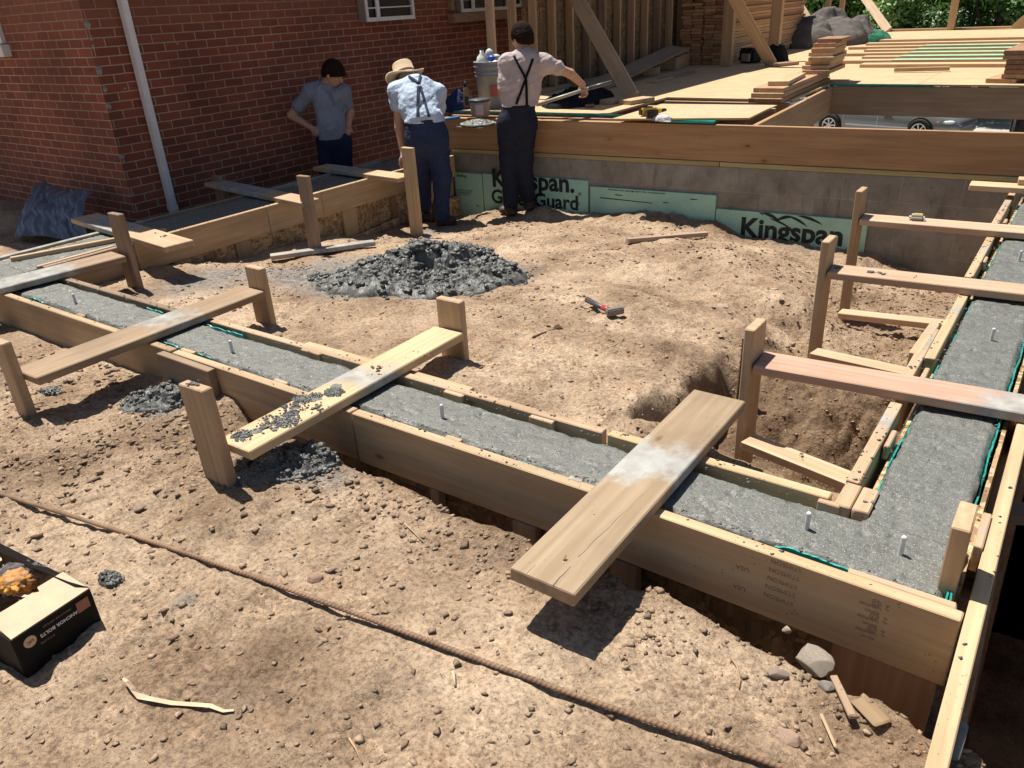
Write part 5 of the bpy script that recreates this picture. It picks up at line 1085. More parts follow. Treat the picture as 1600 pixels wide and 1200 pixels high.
# --- bystander in the polo shirt, hands on hips
m1 = Fig('man in grey blue polo shirt with hands on his hips by the brick wall', (-6.0, 5.35, 0), -1.86); pt = m1.pt
fd = (m1.r * .62 - m1.u * .78).normalized(); hd = (m1.r * .80 - m1.u * .42 + Vector((0, 0, -.50))).normalized()
hc = pt(521, 115, -.05); hp_, L, R_, f_, up_, r_ = head_prims(hc, hd, (0.1, 0, 1), .98)
lsh, rsh = pt(487, 143, .03), pt(535, 143, .03); lel, rel = pt(455, 180, .10), pt(547, 174, .08); lwr, rwr = pt(487, 200, -.03), pt(544, 196, -.02)
ch, wa, hi = pt(512, 158, 0), pt(519, 196, -.02), pt(522, 218, 0)
n = T3(fd)
torso = [('c', T3(pt(512, 150, .02)), T3(wa), .150, .132, (n, .68)), ('c', T3(lsh + Vector((0, 0, .0)) * .5), T3(rsh), .062, .062), ('c', T3(wa), T3(hi), .135, .145, (n, .72)), ('c', T3(pt(509, 134, .02)), T3(pt(514, 124, .0)), .052, .047)]
legs = [('c', T3(pt(511, 222, 0)), T3(pt(512, 268, -.02)), .088, .062), ('c', T3(pt(512, 268, -.02)), T3(Vector((pt(512, 268).x, pt(512, 268).y, -1.80))), .062, .045), ('c', T3(pt(534, 222, 0)), T3(pt(537, 266, -.02)), .088, .062), ('c', T3(pt(537, 266, -.02)), T3(Vector((pt(537, 266).x, pt(537, 266).y, -1.80))), .062, .045)]
arms = [('c', T3(lsh), T3(lel), .050, .040), ('c', T3(lel), T3(lwr), .041, .027), ('c', T3(rsh), T3(rel), .050, .040), ('c', T3(rel), T3(rwr), .041, .027)]
hands = hand_prims(lwr, pt(499, 207, -.10) - lwr, m1.u * 1 + m1.r * .3, 1, .5) + hand_prims(rwr, pt(541, 208, -.03) - rwr, m1.u, -1, .4)
m1.add('body', hp_ + [('c', T3(pt(511, 132, .02)), T3(hc - Vector((0, 0, .04))), .050, .048)] + torso + legs + arms + hands, SK, vox=.007, k=.012)
def grow(pr, g): return [(p[0], p[1], p[2], p[3] + g, p[4] + g, *p[5:]) if p[0] == 'c' else p for p in pr]
hem = pt(520, 216, 0)
polo = (.24, .28, .36)
m1.add('polo_shirt', grow(torso[:3], .016) + [('c', T3(pt(508, 136, .02)), T3(pt(511, 130, .02)), .07, .058), ('c', T3(lsh), T3(lsh.lerp(lel, .62)), .066, .070), ('c', T3(rsh), T3(rsh.lerp(rel, .60)), .062, .064)], CL, polo, vox=.008, k=.045, fold=.0045, ffreq=34, cut=[(T3(hem), (0, 0, -1)), (T3(pt(512, 130, -.02)), T3(Vector(fd) * .25 + Vector((0, 0, 1))))])
m1.add('trousers', grow(legs, .016) + [('c', T3(pt(520, 206, 0)), T3(hi), .142, .152, (n, .74))], CL, NAVY, vox=.009, k=.04, fold=.003, ffreq=30)
m1.add('collar', [('c', T3(pt(497, 128, -.02)), T3(pt(505, 138, -.09)), .016, .018), ('c', T3(pt(505, 138, -.09)), T3(pt(516, 147, -.13)), .014, .010), ('c', T3(pt(535, 133, -.02)), T3(pt(525, 140, -.12)), .015, .012), ('c', T3(pt(497, 128, -.02)), T3(pt(505, 123, .06)), .016, .014)], CL, (.20, .24, .32), vox=.006, k=.01)
b = MB(); b.tube([pt(516, 147, -.145), pt(520, 156, -.15), pt(523, 166, -.15)], .006, 6)
m1p = b.build('button_placket', CL, m1.e, (.14, .17, .24))
m1.add('hair', [('e', L(0, -.012, .030), (.088, .106, .100), R_), ('e', L(0, -.045, -.01), (.083, .072, .085), R_), ('e', L(0, .055, .035), (.075, .055, .045), R_)], M['hair'], vox=.006, k=.02, fold=.002, ffreq=80, cut=[(L(0, .06, .004), T3(f_ * .52 - up_))])
for s_ in (-1, 1):
    x = 512 if s_ < 0 else 537; q = pt(x, 266); b = MB(); b.sph((q.x, q.y, -1.83), (.05, .05, .045), 2); b.sph(Vector((q.x, q.y, -1.845)) + fd * .09, (.06, .06, .035), 2); b.build('shoe', M['leather'], m1.e, smooth=True)
# --- man in the straw hat bending over the form
m2 = Fig('man in straw hat and pale blue shirt bending over the wooden form', (-4.67, 5.27, 0), -1.80); pt = m2.pt
n = T3((m2.u + Vector((0, 0, .9))).normalized())
lsh, rsh = pt(621, 143, .26), pt(682, 146, .24); lel, lwr = pt(624, 200, .24), pt(630, 238, .17); rel, rwr = pt(688, 190, .38), pt(676, 225, .45)
hc = pt(636, 121, .47); hd = (m2.u * .85 - m2.r * .55 + Vector((0, 0, -.9))).normalized(); hp_, L, R_, f_, up_, r_ = head_prims(hc, hd, (0, 0, 1), .95)
torso = [('c', T3(pt(650, 145, .27)), T3(pt(655, 168, .12)), .165, .150, (n, .72)), ('c', T3(pt(655, 168, .12)), T3(pt(664, 192, .0)), .150, .155, (T3(m2.u), .78)), ('c', T3(lsh), T3(rsh), .066, .066), ('c', T3(pt(643, 132, .34)), T3(hc), .058, .05)]
LEG2 = [('c', T3(pt(681, 212, 0)), T3(pt(690, 275, .0)), .098, .070), ('c', T3(pt(690, 275, .0)), T3(pt(691, 338, .0)), .070, .050), ('c', T3(pt(652, 214, .04)), T3(pt(660, 272, .15)), .095, .068), ('c', T3(pt(660, 272, .15)), T3(pt(664, 322, .26)), .068, .048)]
m2.add('body', hp_ + torso + LEG2 + [('c', T3(lsh), T3(lel), .050, .042), ('c', T3(lel), T3(lwr), .042, .027), ('c', T3(rsh), T3(rel), .050, .042), ('c', T3(rel), T3(rwr), .042, .028)] + hand_prims(lwr, pt(624, 258, .17) - lwr, m2.r - m2.u * .2, -1, .25) + hand_prims(rwr, (0, 0, -1), -m2.r, 1, .4), SK, vox=.007, k=.012)
BLUE = (.50, .60, .74)
sh2 = m2.add('shirt', grow(torso[:3], .014) + [('c', T3(lsh), T3(lsh.lerp(lel, .34)), .072, .076), ('c', T3(rsh), T3(rsh.lerp(rel, .5)), .070, .072), ('c', T3(pt(645, 134, .32)), T3(pt(641, 126, .40)), .085, .06)], CL, BLUE, vox=.008, k=.06, fold=.0045, ffreq=40, cut=[(T3(pt(664, 190, 0)), (0, 0, -1))])
m2.add('trousers', grow(LEG2, .016) + [('c', T3(pt(664, 190, 0)), T3(pt(666, 214, 0)), .163, .172, (T3(m2.u), .80))], CL, (.028, .042, .095), vox=.009, k=.045, fold=.004, ffreq=26, cut=[(T3(pt(664, 184, 0)), (0, 0, 1))])
strap(m2, sh2, [(653, 184), (653, 131)], .020, CL, (.05, .06, .09)); strap(m2, sh2, [(671, 184), (655, 131)], .020, CL, (.05, .06, .09)); strap(m2, sh2, [(654, 131), (638, 119)], .018, CL, (.05, .06, .09)); strap(m2, sh2, [(654, 131), (657, 117)], .018, CL, (.05, .06, .09))
up = (Vector((0, 0, .85)) + m2.u * .45 - m2.r * .22).normalized(); hq = up.to_track_quat('Z', 'Y').to_matrix().to_4x4(); hatc = pt(633, 117, .47)
b = MB(); b.lathe([(.0, .115), (.05, .115), (.082, .108), (.090, .095), (.095, .0), (.120, -.006), (.170, -.004), (.178, .004), (.172, -.010), (.120, -.014), (.090, -.012), (.085, .09), (.0, .10)], n=40); b.bm.verts.ensure_lookup_table()
for v in b.bm.verts:
    rr = math.hypot(v.co.x, v.co.y)
    if rr > .10: v.co.z += .030 * math.cos(2 * math.atan2(v.co.y, v.co.x)) * (rr - .10) / .07 - .018 * (rr - .1) / .07
hat = b.build('straw_hat', M['straw'], m2.e, smooth=True, mw=Matrix.Translation(hatc) @ hq)
b = MB(); b.lathe([(.0965, .002), (.097, .022), (.0945, .022)], n=40); hb = b.build('hat_band', CL, hat, (.25, .17, .11), mw=Matrix.Translation(hatc) @ hq)
for q, o_ in ((pt(693, 350, .0), .03), (pt(667, 331, .26), 0)):
    zg = gz(q.x, q.y) if True else -1.8; b = MB(); q = Vector((q.x, q.y, zg)); b.sph(q + Vector((0, 0, .055)), (.052, .055, .06), 3); b.sph(q + (m2.r * .55 + m2.u * .5) * .10 + Vector((0, 0, .035)), (.075, .065, .038), 3); b.box(q + (m2.r * .55 + m2.u * .5) * .05 + Vector((0, 0, .008)), (.18, .08, .016), rot=Matrix.Rotation(.9, 3, 'Z')); b.build('shoe', M['leather'], m2.e, smooth=True)
# --- man with crossed braces reaching for the pole
m3 = Fig('man with crossed black braces over a pale shirt holding a pole', (-4.27, 5.80, 0), -1.76); pt = m3.pt
n = T3(m3.u)
lsh, rsh = pt(793, 98, .07), pt(850, 99, .07); lel, lwr = pt(787, 143, .03), pt(800, 160, .20); rel, rwr = pt(891, 115, .16), pt(911, 133, .24)
hc = pt(815, 59, .13); hd = (m3.u * .80 - m3.r * .55 + Vector((0, 0, -.25))).normalized(); hp_, L, R_, f_, up_, r_ = head_prims(hc, hd, (0, 0, 1), .98)
torso = [('c', T3(pt(821, 110, .06)), T3(pt(815, 135, .04)), .150, .145, (n, .66)), ('c', T3(pt(815, 135, .04)), T3(pt(811, 170, .0)), .145, .140, (n, .70)), ('c', T3(lsh), T3(rsh), .058, .058), ('c', T3(pt(820, 92, .08)), T3(pt(817, 74, .10)), .06, .050)]
LEG3 = [('c', T3(pt(795, 192, 0)), T3(pt(795, 252, .03)), .090, .068), ('c', T3(pt(795, 252, .03)), T3(pt(798, 318, .0)), .068, .052), ('c', T3(pt(822, 192, 0)), T3(pt(818, 250, .05)), .090, .066), ('c', T3(pt(818, 250, .05)), T3(pt(825, 308, .06)), .066, .050)]
m3.add('body', hp_ + torso + LEG3 + [('c', T3(lsh), T3(lel), .050, .040), ('c', T3(lel), T3(lwr), .040, .028), ('c', T3(rsh), T3(rel), .048, .040), ('c', T3(rel), T3(rwr), .041, .027)] + hand_prims(rwr, pt(914, 146, .27) - rwr, -m3.r * .6 - m3.u * .5, -1, .55, grip=.25) + hand_prims(lwr, m3.u, (0, 0, -1), 1, .4), SK, vox=.007, k=.012)
PINKISH = (.52, .43, .42)
sh3 = m3.add('shirt', grow(torso[:3], .016) + [('c', T3(lsh), T3(lsh.lerp(lel, .78)), .068, .062), ('c', T3(rsh), T3(rsh.lerp(rel, .52)), .066, .066), ('c', T3(pt(820, 96, .08)), T3(pt(818, 80, .09)), .088, .056)], CL, PINKISH, vox=.008, k=.055, fold=.0045, ffreq=30, cut=[(T3(pt(812, 166, 0)), (0, 0, -1))])
m3.add('trousers', grow(LEG3, .018) + [('c', T3(pt(811, 168, 0)), T3(pt(808, 192, 0)), .142, .152, (n, .76))], CL, (.022, .026, .042), vox=.009, k=.04, fold=.004, ffreq=26, cut=[(T3(pt(812, 163, 0)), (0, 0, 1))])
strap(m3, sh3, [(806, 165), (835, 85)], .019, CL, (.008, .007, .010)); strap(m3, sh3, [(823, 166), (822, 125), (815, 110), (802, 86)], .019, CL, (.008, .007, .010))
m3.add('hair', [('e', L(0, -.012, .028), (.090, .108, .104), R_), ('e', L(0, -.05, -.02), (.086, .072, .085), R_)], M['hair'], vox=.006, k=.02, fold=.002, ffreq=80, cut=[(L(0, -.05, -.058), T3(f_ * .55 - up_))])
for (x, y, o_) in ((797, 334, 0.0), (827, 326, .06)):
    q = pt(x, y - 8, o_); zg = max(gz(q.x, q.y), -1.80); b = MB(); q = Vector((q.x, q.y, zg)); dd = (m3.u * .8 - m3.r * (.55 if x < 800 else -.1)).normalized()
    b.sph(q + Vector((0, 0, .06)), (.056, .058, .075), 3); b.sph(q + dd * .08 + Vector((0, 0, .035)), (.062, .062, .042), 3); b.sph(q - dd * .03 + Vector((0, 0, .03)), (.052, .052, .036), 3); b.build('shoe', M['leather'], m3.e, smooth=True)
pol = empty('pole', pt(912, 140, .25), 'pale grey pole with a dark end held by the man with crossed braces', 'pole')
b = MB(); b.cyl(pt(838, 164, .25), pt(920, 138, .25), .0155, n=14); b.build('shaft', M['plastic'], pol, (.42, .39, .33), True)
b = MB(); b.cyl(pt(920, 138, .25), pt(956, 128, .25), .018, n=14); b.build('grip', M['plastic'], pol, (.10, .10, .11), True)

# ============================================================ THINGS ON THE DECK EDGE
def base3(px, py, z=-.932): return P(px, py, z)
q = base3(768, 168); bk = empty('bucket_stack', (q.x, q.y, -.932), 'stack of dirty grey plastic pails filled with bottles on the deck edge', 'bucket')
mwq = Matrix.Translation((q.x, q.y, -.932))
b = MB(); b.lathe([(0, .002), (.115, .002), (.120, .012), (.138, .30), (.146, .302), (.147, .31), (.140, .312), (.141, .335), (.149, .337), (.149, .345), (.143, .347), (.146, .385), (.154, .387), (.154, .397), (.147, .40), (.147, .425), (.155, .43), (.155, .438), (.145, .438), (.14, .42), (0, .41)], n=40); b.build('pail', M['plastic'], bk, (.30, .31, .33), True, mw=mwq)
b = MB(); b.box((0.02, -.136, .17), (.07, .006, .10)); b.build('label_patch', M['plastic'], bk, (.42, .10, .09), mw=mwq @ Matrix.Rotation(.75, 4, 'Z'))
b = MB(); b.lathe([(0, .56), (.02, .56), (.022, .53), (.05, .50), (.062, .46), (.06, .40), (0, .40)], c=(-.055, -.03, -.02), n=20); b.build('jug', M['plastic'], bk, (.72, .76, .68), True, mw=mwq)
b = MB(); b.lathe([(0, .575), (.019, .575), (.019, .545), (0, .545)], c=(-.055, -.03, -.015), n=16); b.build('jug_cap', M['plastic'], bk, (.03, .03, .035), mw=mwq)
b = MB(); b.sph((.03, -.02, .50), (.045, .04, .055), 2); b.sph((.075, .03, .47), (.05, .03, .03), 2); b.build('rag', M['plastic'], bk, (.55, .55, .55), True, mw=mwq); b = MB(); b.sph((.07, -.05, .465), (.05, .03, .03), 2); b.build('blue_lid', M['plastic'], bk, (.03, .08, .40), True, mw=mwq)
q = base3(751, 181); tb = empty('tub', (q.x, q.y, -.932), 'small clear tub with a dark lid standing in front of the pails', 'tub'); mwq = Matrix.Translation((q.x, q.y, -.932)) @ Matrix.Rotation(.6, 4, 'Z')
b = MB(); b.lathe([(0, .001), (.085, .001), (.098, .125), (.10, .13), (0, .13)], n=28); b.build('body', M['plastic'], tb, (.36, .33, .32), True, mw=mwq); b = MB(); b.lathe([(0, .155), (.08, .155), (.104, .15), (.106, .132), (.1, .130)], n=28); b.build('lid', M['plastic'], tb, (.07, .075, .08), True, mw=mwq); b = MB(); b.box((.0, -.097, .065), (.075, .006, .09), rot=Matrix.Rotation(-.09, 3, 'X')); b.build('label_patch', M['plastic'], tb, (.60, .52, .48), mw=mwq)
def drill(name, q, rz, label, lay=True, yel=(.62, .42, .03)):
    t = empty(name, q, label, 'drill'); mw = Matrix.Translation(q) @ Matrix.Rotation(rz, 4, 'Z') @ (Matrix.Identity(4) if lay else Matrix.Rotation(-math.pi / 2, 4, 'Y'))
    b = MB(); b.box((.0, 0, .035), (.15, .06, .06), bev=.012); b.cyl((.075, 0, .035), (.11, 0, .035), .026, .020, 16); b.build('motor_housing', M['plastic'], t, yel, mw=mw)
    b = MB(); b.cyl((.11, 0, .035), (.16, 0, .035), .019, .011, 14); b.build('chuck', M['plastic'], t, (.02, .02, .02), True, mw=mw)
    b = MB(); b.box((-.03, -.075, .03), (.045, .10, .045), bev=.01); b.build('handle', M['plastic'], t, (.03, .03, .03), mw=mw)
    b = MB(); b.box((-.04, -.145, .034), (.10, .055, .066), bev=.008); b.build('battery', M['plastic'], t, (.025, .024, .022), mw=mw)
    b = MB(); b.box((-.01, 0, .067), (.08, .03, .006)); b.box((-.078, 0, .035), (.01, .045, .045)); b.build('grip_panel', M['plastic'], t, (.02, .02, .02), mw=mw); return t
q = P(1022, 180, -.905); drill('cordless_drill', (q.x - .04, q.y - .02, -.908), .9, 'yellow and black cordless drill lying on the sawdust covered sheet')
q = base3(731, 179); drill('cordless_drill', (q.x, q.y, -.93 + .14), 2.2, 'dirty olive drill standing on its battery left of the clear tub', False, (.26, .19, .08))
q = P(1030, 183, -.905); g = heap('work_glove', (q.x + .03, q.y - .02, -.908), .10, .055, .045, M['cloth'], .3, 4, 26, (.62, .56, .56), 22); tag(g, 'whitish work glove lying beside the yellow drill', 'glove')
q = base3(708, 172); g = heap('blue_cloth', (q.x - .02, q.y + .12, -.934), .16, .15, .20, M['cloth'], .45, 6, 40, (.022, .035, .10), 7); tag(g, 'dark blue cloth bundle behind the olive drill', 'cloth')
o = board('level', P(692, 187, -.92), P(717, 183, -.92), .05, .02, color=(.04, .18, .42), mat=M['plastic']); tag(o, 'flat blue tool lying next to the blue cloth bundle', 'tool')
q = P(905, 160, -.93); g = heap('black_jacket', (q.x, q.y, -.936), .30, .52, .15, M['cloth'], .55, 7, 70, (.010, .011, .016), 6); g.rotation_euler.z = 0; tag(g, 'black jacket crumpled on the deck under the pole', 'jacket')
# mortar pan with wet mortar on the beam top
q = P(748, 192, -.94); hw = empty('mortar_board', (q.x, q.y - .02, -.945), 'round edged board of speckled wet mortar hanging over the beam in front of the tub', 'board')
b = MB(); b.cyl((q.x, q.y - .02, -.948), (q.x, q.y - .02, -.936), .15, .155, 28); b.box((q.x + .17, q.y + .08, -.942), (.2, .05, .01), rot=Matrix.Rotation(.6, 3, 'Z')); b.build('tray', M['plastic'], hw, (.36, .38, .30))
rs = random.Random(3); b = MB()
hm = heap('mortar', (q.x, q.y - .02, -.937), .14, .14, .035, M['mud'], .6, 4, 40, None, 16); hm.parent = hw; hm.matrix_basis = Matrix.Translation(-Vector(hw.location))
q = PX(1, 1, -1)
# tape measure on the far plank
q = P(1432, 343, -1.26); tp = empty('tape_measure', (q.x, q.y, -1.262), 'worn silver and yellow tape measure on the farther right-hand plank', 'tape measure'); mwq = Matrix.Translation((q.x, q.y, -1.262)) @ Matrix.Rotation(.15, 4, 'Z')
b = MB(); b.box((0, 0, .016), (.082, .065, .032), bev=.012); b.build('case', M['plastic'], tp, (.42, .40, .35), mw=mwq); b = MB(); b.box((0.005, .005, .0335), (.045, .03, .003), bev=.001); b.build('label_patch', M['plastic'], tp, (.55, .45, .10), mw=mwq); b = MB(); b.box((.044, -.02, .006), (.012, .02, .006)); b.build('hook', M['steel'], tp, mw=mwq)
# ============================================================ THINGS ON THE GROUND
def on_ground(px, py, it=12):
    z = -1.5
    for _ in range(it): p = P(px, py, z); z = .5 * z + .5 * gz(p.x, p.y)
    p = P(px, py, z); return Vector((p.x, p.y, gz(p.x, p.y)))
# fresh concrete heaps
def conc_heap(name, c, rx, ry, h, rz, seed, label, n=150, lumps=260, ls_=.022):
    rs = np.random.RandomState(seed); U, V_ = np.meshgrid(np.linspace(-1.15, 1.15, n), np.linspace(-1.15, 1.15, n), indexing='ij')
    ang = np.arctan2(V_, U); rad = np.hypot(U, V_) * (1 + .16 * fbm(np.cos(ang) * 1.7 + seed, np.sin(ang) * 1.7, 3, 2) + .07 * fbm(np.cos(ang) * 6 + seed, np.sin(ang) * 6, 3, 4))
    cz, sz = math.cos(rz), math.sin(rz); X = c[0] + U * rx * cz - V_ * ry * sz; Y = c[1] + U * rx * sz + V_ * ry * cz
    prof = np.clip(1 - rad, -.3, 1); f = fbm(X * 5 + seed, Y * 5, 4, 3); kf = 1.0 if rx > .4 else 1.7; g1 = np.abs(fbm(X * 8 * kf, Y * 8 * kf, 3, 5)); g2 = np.abs(fbm(X * 21 * kf, Y * 21 * kf, 3, 1)); g3 = fbm(X * 60, Y * 60, 3, 2)
    e = np.clip(prof / .35, 0, 1); hh = h * (np.clip(prof, 0, 1) ** .55) * (.75 + .9 * f) + e * (.085 * (g1 - .15) + .035 * (g2 - .12) + .014 * g3) * (1 if rx > .4 else .62)
    Z = ground_z(X.ravel(), Y.ravel(), False).reshape(X.shape) + np.where(prof > 0, np.maximum(hh, .008), prof * .4) + .004
    I = np.arange(n * n).reshape(n, n); Qd = np.stack((I[:-1, :-1], I[1:, :-1], I[1:, 1:], I[:-1, 1:]), -1).reshape(-1, 4)
    VV = [np.stack((X, Y, Z), -1).reshape(-1, 3)]; FF = [Qd]
    ic3 = bmesh.new(); bmesh.ops.create_icosphere(ic3, subdivisions=3, radius=1); bv3 = np.array([v.co[:] for v in ic3.verts]); bf3 = np.array([[v.index for v in f_.verts] for f_ in ic3.faces]); ic3.free()
    ico = bmesh.new(); bmesh.ops.create_icosphere(ico, subdivisions=1, radius=1); bv = np.array([v.co[:] for v in ico.verts]); bf = np.array([[v.index for v in f_.verts] for f_ in ico.faces]); ico.free()
    tri = []; base = n * n; VL = []
    for i in range(lumps):
        a = rs.rand() * 6.28; d = rs.rand() ** .6 * 1.12; u, v = math.cos(a) * d, math.sin(a) * d; x = c[0] + u * rx * cz - v * ry * sz; y = c[1] + u * rx * sz + v * ry * cz
        iu = int((u + 1.15) / 2.3 * (n - 1)); iv = int((v + 1.15) / 2.3 * (n - 1)); z = max(Z[iu, iv], gz(x, y, False)); s = ls_ * rs.uniform(.2, 1) ** 2.2
        dsp = 1 + .5 * (rs.rand(len(bv), 1) - .5); VL.append(bv * dsp * np.array([s, s * rs.uniform(.7, 1), s * .75]) + np.array([x, y, z + s * .2])); tri.append(bf + base + i * len(bv))
    nb = n * n + lumps * len(bv)
    for i in range(260 if rx > .4 else 46):
        a = rs.rand() * 6.28; d = rs.rand() ** .6 * .98; u, v = math.cos(a) * d, math.sin(a) * d; x = c[0] + u * rx * cz - v * ry * sz; y = c[1] + u * rx * sz + v * ry * cz
        iu = int((u + 1.15) / 2.3 * (n - 1)); iv = int((v + 1.15) / 2.3 * (n - 1)); z = max(Z[iu, iv], gz(x, y, False)); s = ls_ * (2.6 if rx > .4 else 1.5) * rs.uniform(.45, 1) * (1.15 - .55 * d)
        o3 = rs.rand(3) * 9; nv = np.array([mnoise.noise(Vector(tuple(p * 1.6 + o3))) * .55 + mnoise.noise(Vector(tuple(p * 4.5 + o3))) * .38 for p in bv3]); VL.append(bv3 * (1 + nv)[:, None] * np.array([s, s * rs.uniform(.7, 1), s * .6]) + np.array([x, y, z + s * .05])); tri.append(bf3 + nb + i * len(bv3))
    Vall = np.concatenate(VV + VL); me = bpy.data.meshes.new(name)
    fc = Qd.tolist() + [t for k in tri for t in k.tolist()]
    me.from_pydata(Vall.tolist(), [], fc); me.update(); o = link(name, me, M['mud'], smooth=True); return tag(o, label, 'concrete heap')
conc_heap('concrete_heap', (-3.32, 3.50), .66, .50, .16, .78, 3, 'big heap of dark fresh concrete dumped in the middle of the foundation', 340, 650, .017)
c1 = on_ground(262, 622); conc_heap('concrete_heap', (c1.x, c1.y), .20, .13, .05, .7, 5, 'small dark concrete heap against the front form beside the short doubled board', 110, 420, .0125)
c1 = on_ground(455, 730); conc_heap('concrete_heap', (c1.x, c1.y), .20, .10, .05, .9, 8, 'small dark concrete heap under the splattered plank', 110, 460, .0125)
c1 = on_ground(172, 906); conc_heap('concrete_heap', (c1.x, c1.y), .036, .026, .006, .2, 11, 'tiny grey blob of concrete between the cardboard box and the rusty bar', 40, 16, .005)
c1 = on_ground(505, 436); conc_heap('concrete_heap', (c1.x, c1.y), .10, .07, .03, .2, 12, 'little concrete clump just left of the big heap', 50, 50, .018)
c1 = on_ground(80, 612); conc_heap('concrete_heap', (c1.x, c1.y), .06, .03, .015, .2, 13, 'tiny concrete clump under the muddy plank at the left', 40, 30, .010)
# rebar lying across the foreground
rp = [(-60, 752), (0, 772), (117, 808), (180, 828), (273, 858), (400, 902), (512, 944), (625, 984), (700, 1013), (812, 1055), (925, 1096), (1000, 1121), (1100, 1156), (1195, 1190), (1300, 1228)]
ra = np.array(rp, float); tt_ = np.linspace(0, 1, len(ra)); cx_ = np.polyfit(tt_, ra[:, 0], 5); cy_ = np.polyfit(tt_, ra[:, 1], 5); uu = np.linspace(0, 1, 90); pp = [(float(np.polyval(cx_, u)), float(np.polyval(cy_, u))) for u in uu]
zz = np.array([on_ground(*q, 6).z for q in pp]); zs = np.polyval(np.polyfit(uu, zz, 6), uu); zs = zs + max(0, np.percentile(zz - zs, 85))
pts = [P(*q, z + .006) for q, z in zip(pp, zs)]
pa = np.array([list(p) for p in pts]); seg = np.r_[0, np.cumsum(np.linalg.norm(np.diff(pa, axis=0), axis=1))]; sL = np.arange(0, seg[-1], .0018); pc = np.stack([np.interp(sL, seg, pa[:, i]) for i in range(3)], 1)
for i in range(3): pc[:, i] = np.convolve(np.pad(pc[:, i], 60, 'edge'), np.ones(121) / 121, 'valid')
tg = np.gradient(pc, axis=0); tg /= np.linalg.norm(tg, axis=1)[:, None]; s1 = np.cross(tg, [0, 0, 1]); s1 /= np.linalg.norm(s1, axis=1)[:, None]; s2 = np.cross(s1, tg); na = 14; th = np.arange(na) * 2 * np.pi / na
ph = 2 * np.pi * (sL[:, None] / .0125) + np.where(np.sin(th) > 0, 1, -1)[None] * np.cos(th)[None] * 1.6
r_ = .0060 + .0015 * np.clip(np.sin(ph) * 1.8, 0, 1); r_ = np.maximum(r_, np.where(np.abs(np.sin(th)) < .25, .0074, 0)[None])
V = pc[:, None] + r_[..., None] * (np.cos(th)[None, :, None] * s1[:, None] + np.sin(th)[None, :, None] * s2[:, None]); I = np.arange(len(pc) * na).reshape(len(pc), na)
Qd = np.stack((I[:-1], np.roll(I, -1, 1)[:-1], np.roll(I, -1, 1)[1:], I[1:]), -1).reshape(-1, 4); tag(link('rebar', npmesh('rebar', V.reshape(-1, 3), Qd), M['rust'], smooth=True), 'long rusty ribbed steel bar lying across the foreground earth', 'rebar')
# single stones
def rock(px, py, r, label, seed, col=(.42, .30, .22), flat=.6, ang=0):
    c = on_ground(px, py)
    if c.z < -1.50 and py > 900: c = P(px, py, -1.44)
    r *= .66; rs = random.Random(seed); b = MB(); b.sph((0, 0, 0), 1, 4); off = Vector((seed * 3.1, seed, 0))
    for v in b.bm.verts:
        nn = mnoise.noise(v.co * 1.3 + off) * .32 + mnoise.noise(v.co * 3.5 + off) * .10; v.co *= 1 + nn
        for pl in range(11):
            rs2 = random.Random(seed * 7 + pl); d = Vector((rs2.uniform(-1, 1), rs2.uniform(-1, 1), rs2.uniform(-.6, 1))).normalized(); k = v.co.dot(d)
            if k > .62: v.co -= d * (k - .62) * .97
    o = b.build('rock', M['stone'], None, col, True, Matrix.Translation((c.x, c.y, c.z + r * flat * .3)) @ Matrix.Rotation(ang, 4, 'Z') @ Matrix.Diagonal((r, r * .72, r * flat, 1))); tag(o, label, 'rock'); return o
o = board('shoring_board', P(1570, 800, -1.75), P(1700, 812, -1.75), .10, .04, color=C_OLD); tag(o, 'dim board spanning the dark pit outside the right-hand form', 'board')
rock(490, 905, .040, 'flat tan stone just above the rusty bar', 1, (.36, .23, .17), .45, .5); rock(872, 513, .045, 'round brown stone left of the hammer', 2, (.34, .24, .17), .8); rock(1125, 527, .035, 'rounded pale stone right of the hammer', 3, (.42, .32, .24), .6)
rock(325, 1046, .024, 'smooth pinkish pebble below the cardboard box', 4, (.44, .27, .19), .6); rock(1212, 1056, .040, 'grey brown rounded stone near the trench edge', 5, (.32, .25, .20), .7, .4); rock(1270, 1035, .085, 'big pale grey broken stone on the trench lip', 6, (.33, .275, .22), .45, -.6)
rock(1290, 1075, .04, 'grey broken stone just below the big pale stone', 16, (.34, .30, .26), .7, .2); rock(1235, 1152, .05, 'flat pinkish slab of stone in the lower right foreground', 7, (.44, .30, .22), .3, -.3); rock(1130, 478, .07, 'long flat slab of stone toward the right-hand posts', 8, (.42, .32, .24), .22, .2)
rock(1210, 452, .05, 'flat stone near the farther right-hand posts', 9, (.44, .34, .26), .25); rock(308, 1013, .018, 'brown oval pebble right of the cardboard box shadow', 10, (.38, .24, .17), .5, .9); rock(838, 452, .03, 'small brown stone at the right tip of the big concrete heap', 11, (.36, .24, .18), .8)
rock(1142, 350, .045, 'small pale stone on the earth bank at the foot of the insulation', 12, (.48, .40, .32), .8); rock(1093, 528, .022, 'small angular stone left of the rounded pale stone', 14, (.40, .29, .21), .8); rock(928, 492, .03, 'flat stone leaning against the hammer handle', 15, (.46, .35, .26), .7, .3)
rock(1050, 340, .07, 'brown lump of rock in the shaded bank by the block wall', 17, (.26, .19, .14), .8); rock(1005, 342, .05, 'smaller shaded rock left of the brown lump by the block wall', 18, (.26, .19, .14), .8); rock(1230, 985, .02, 'little round stone on the trench edge below the wide plank', 19, (.45, .36, .28), .8)
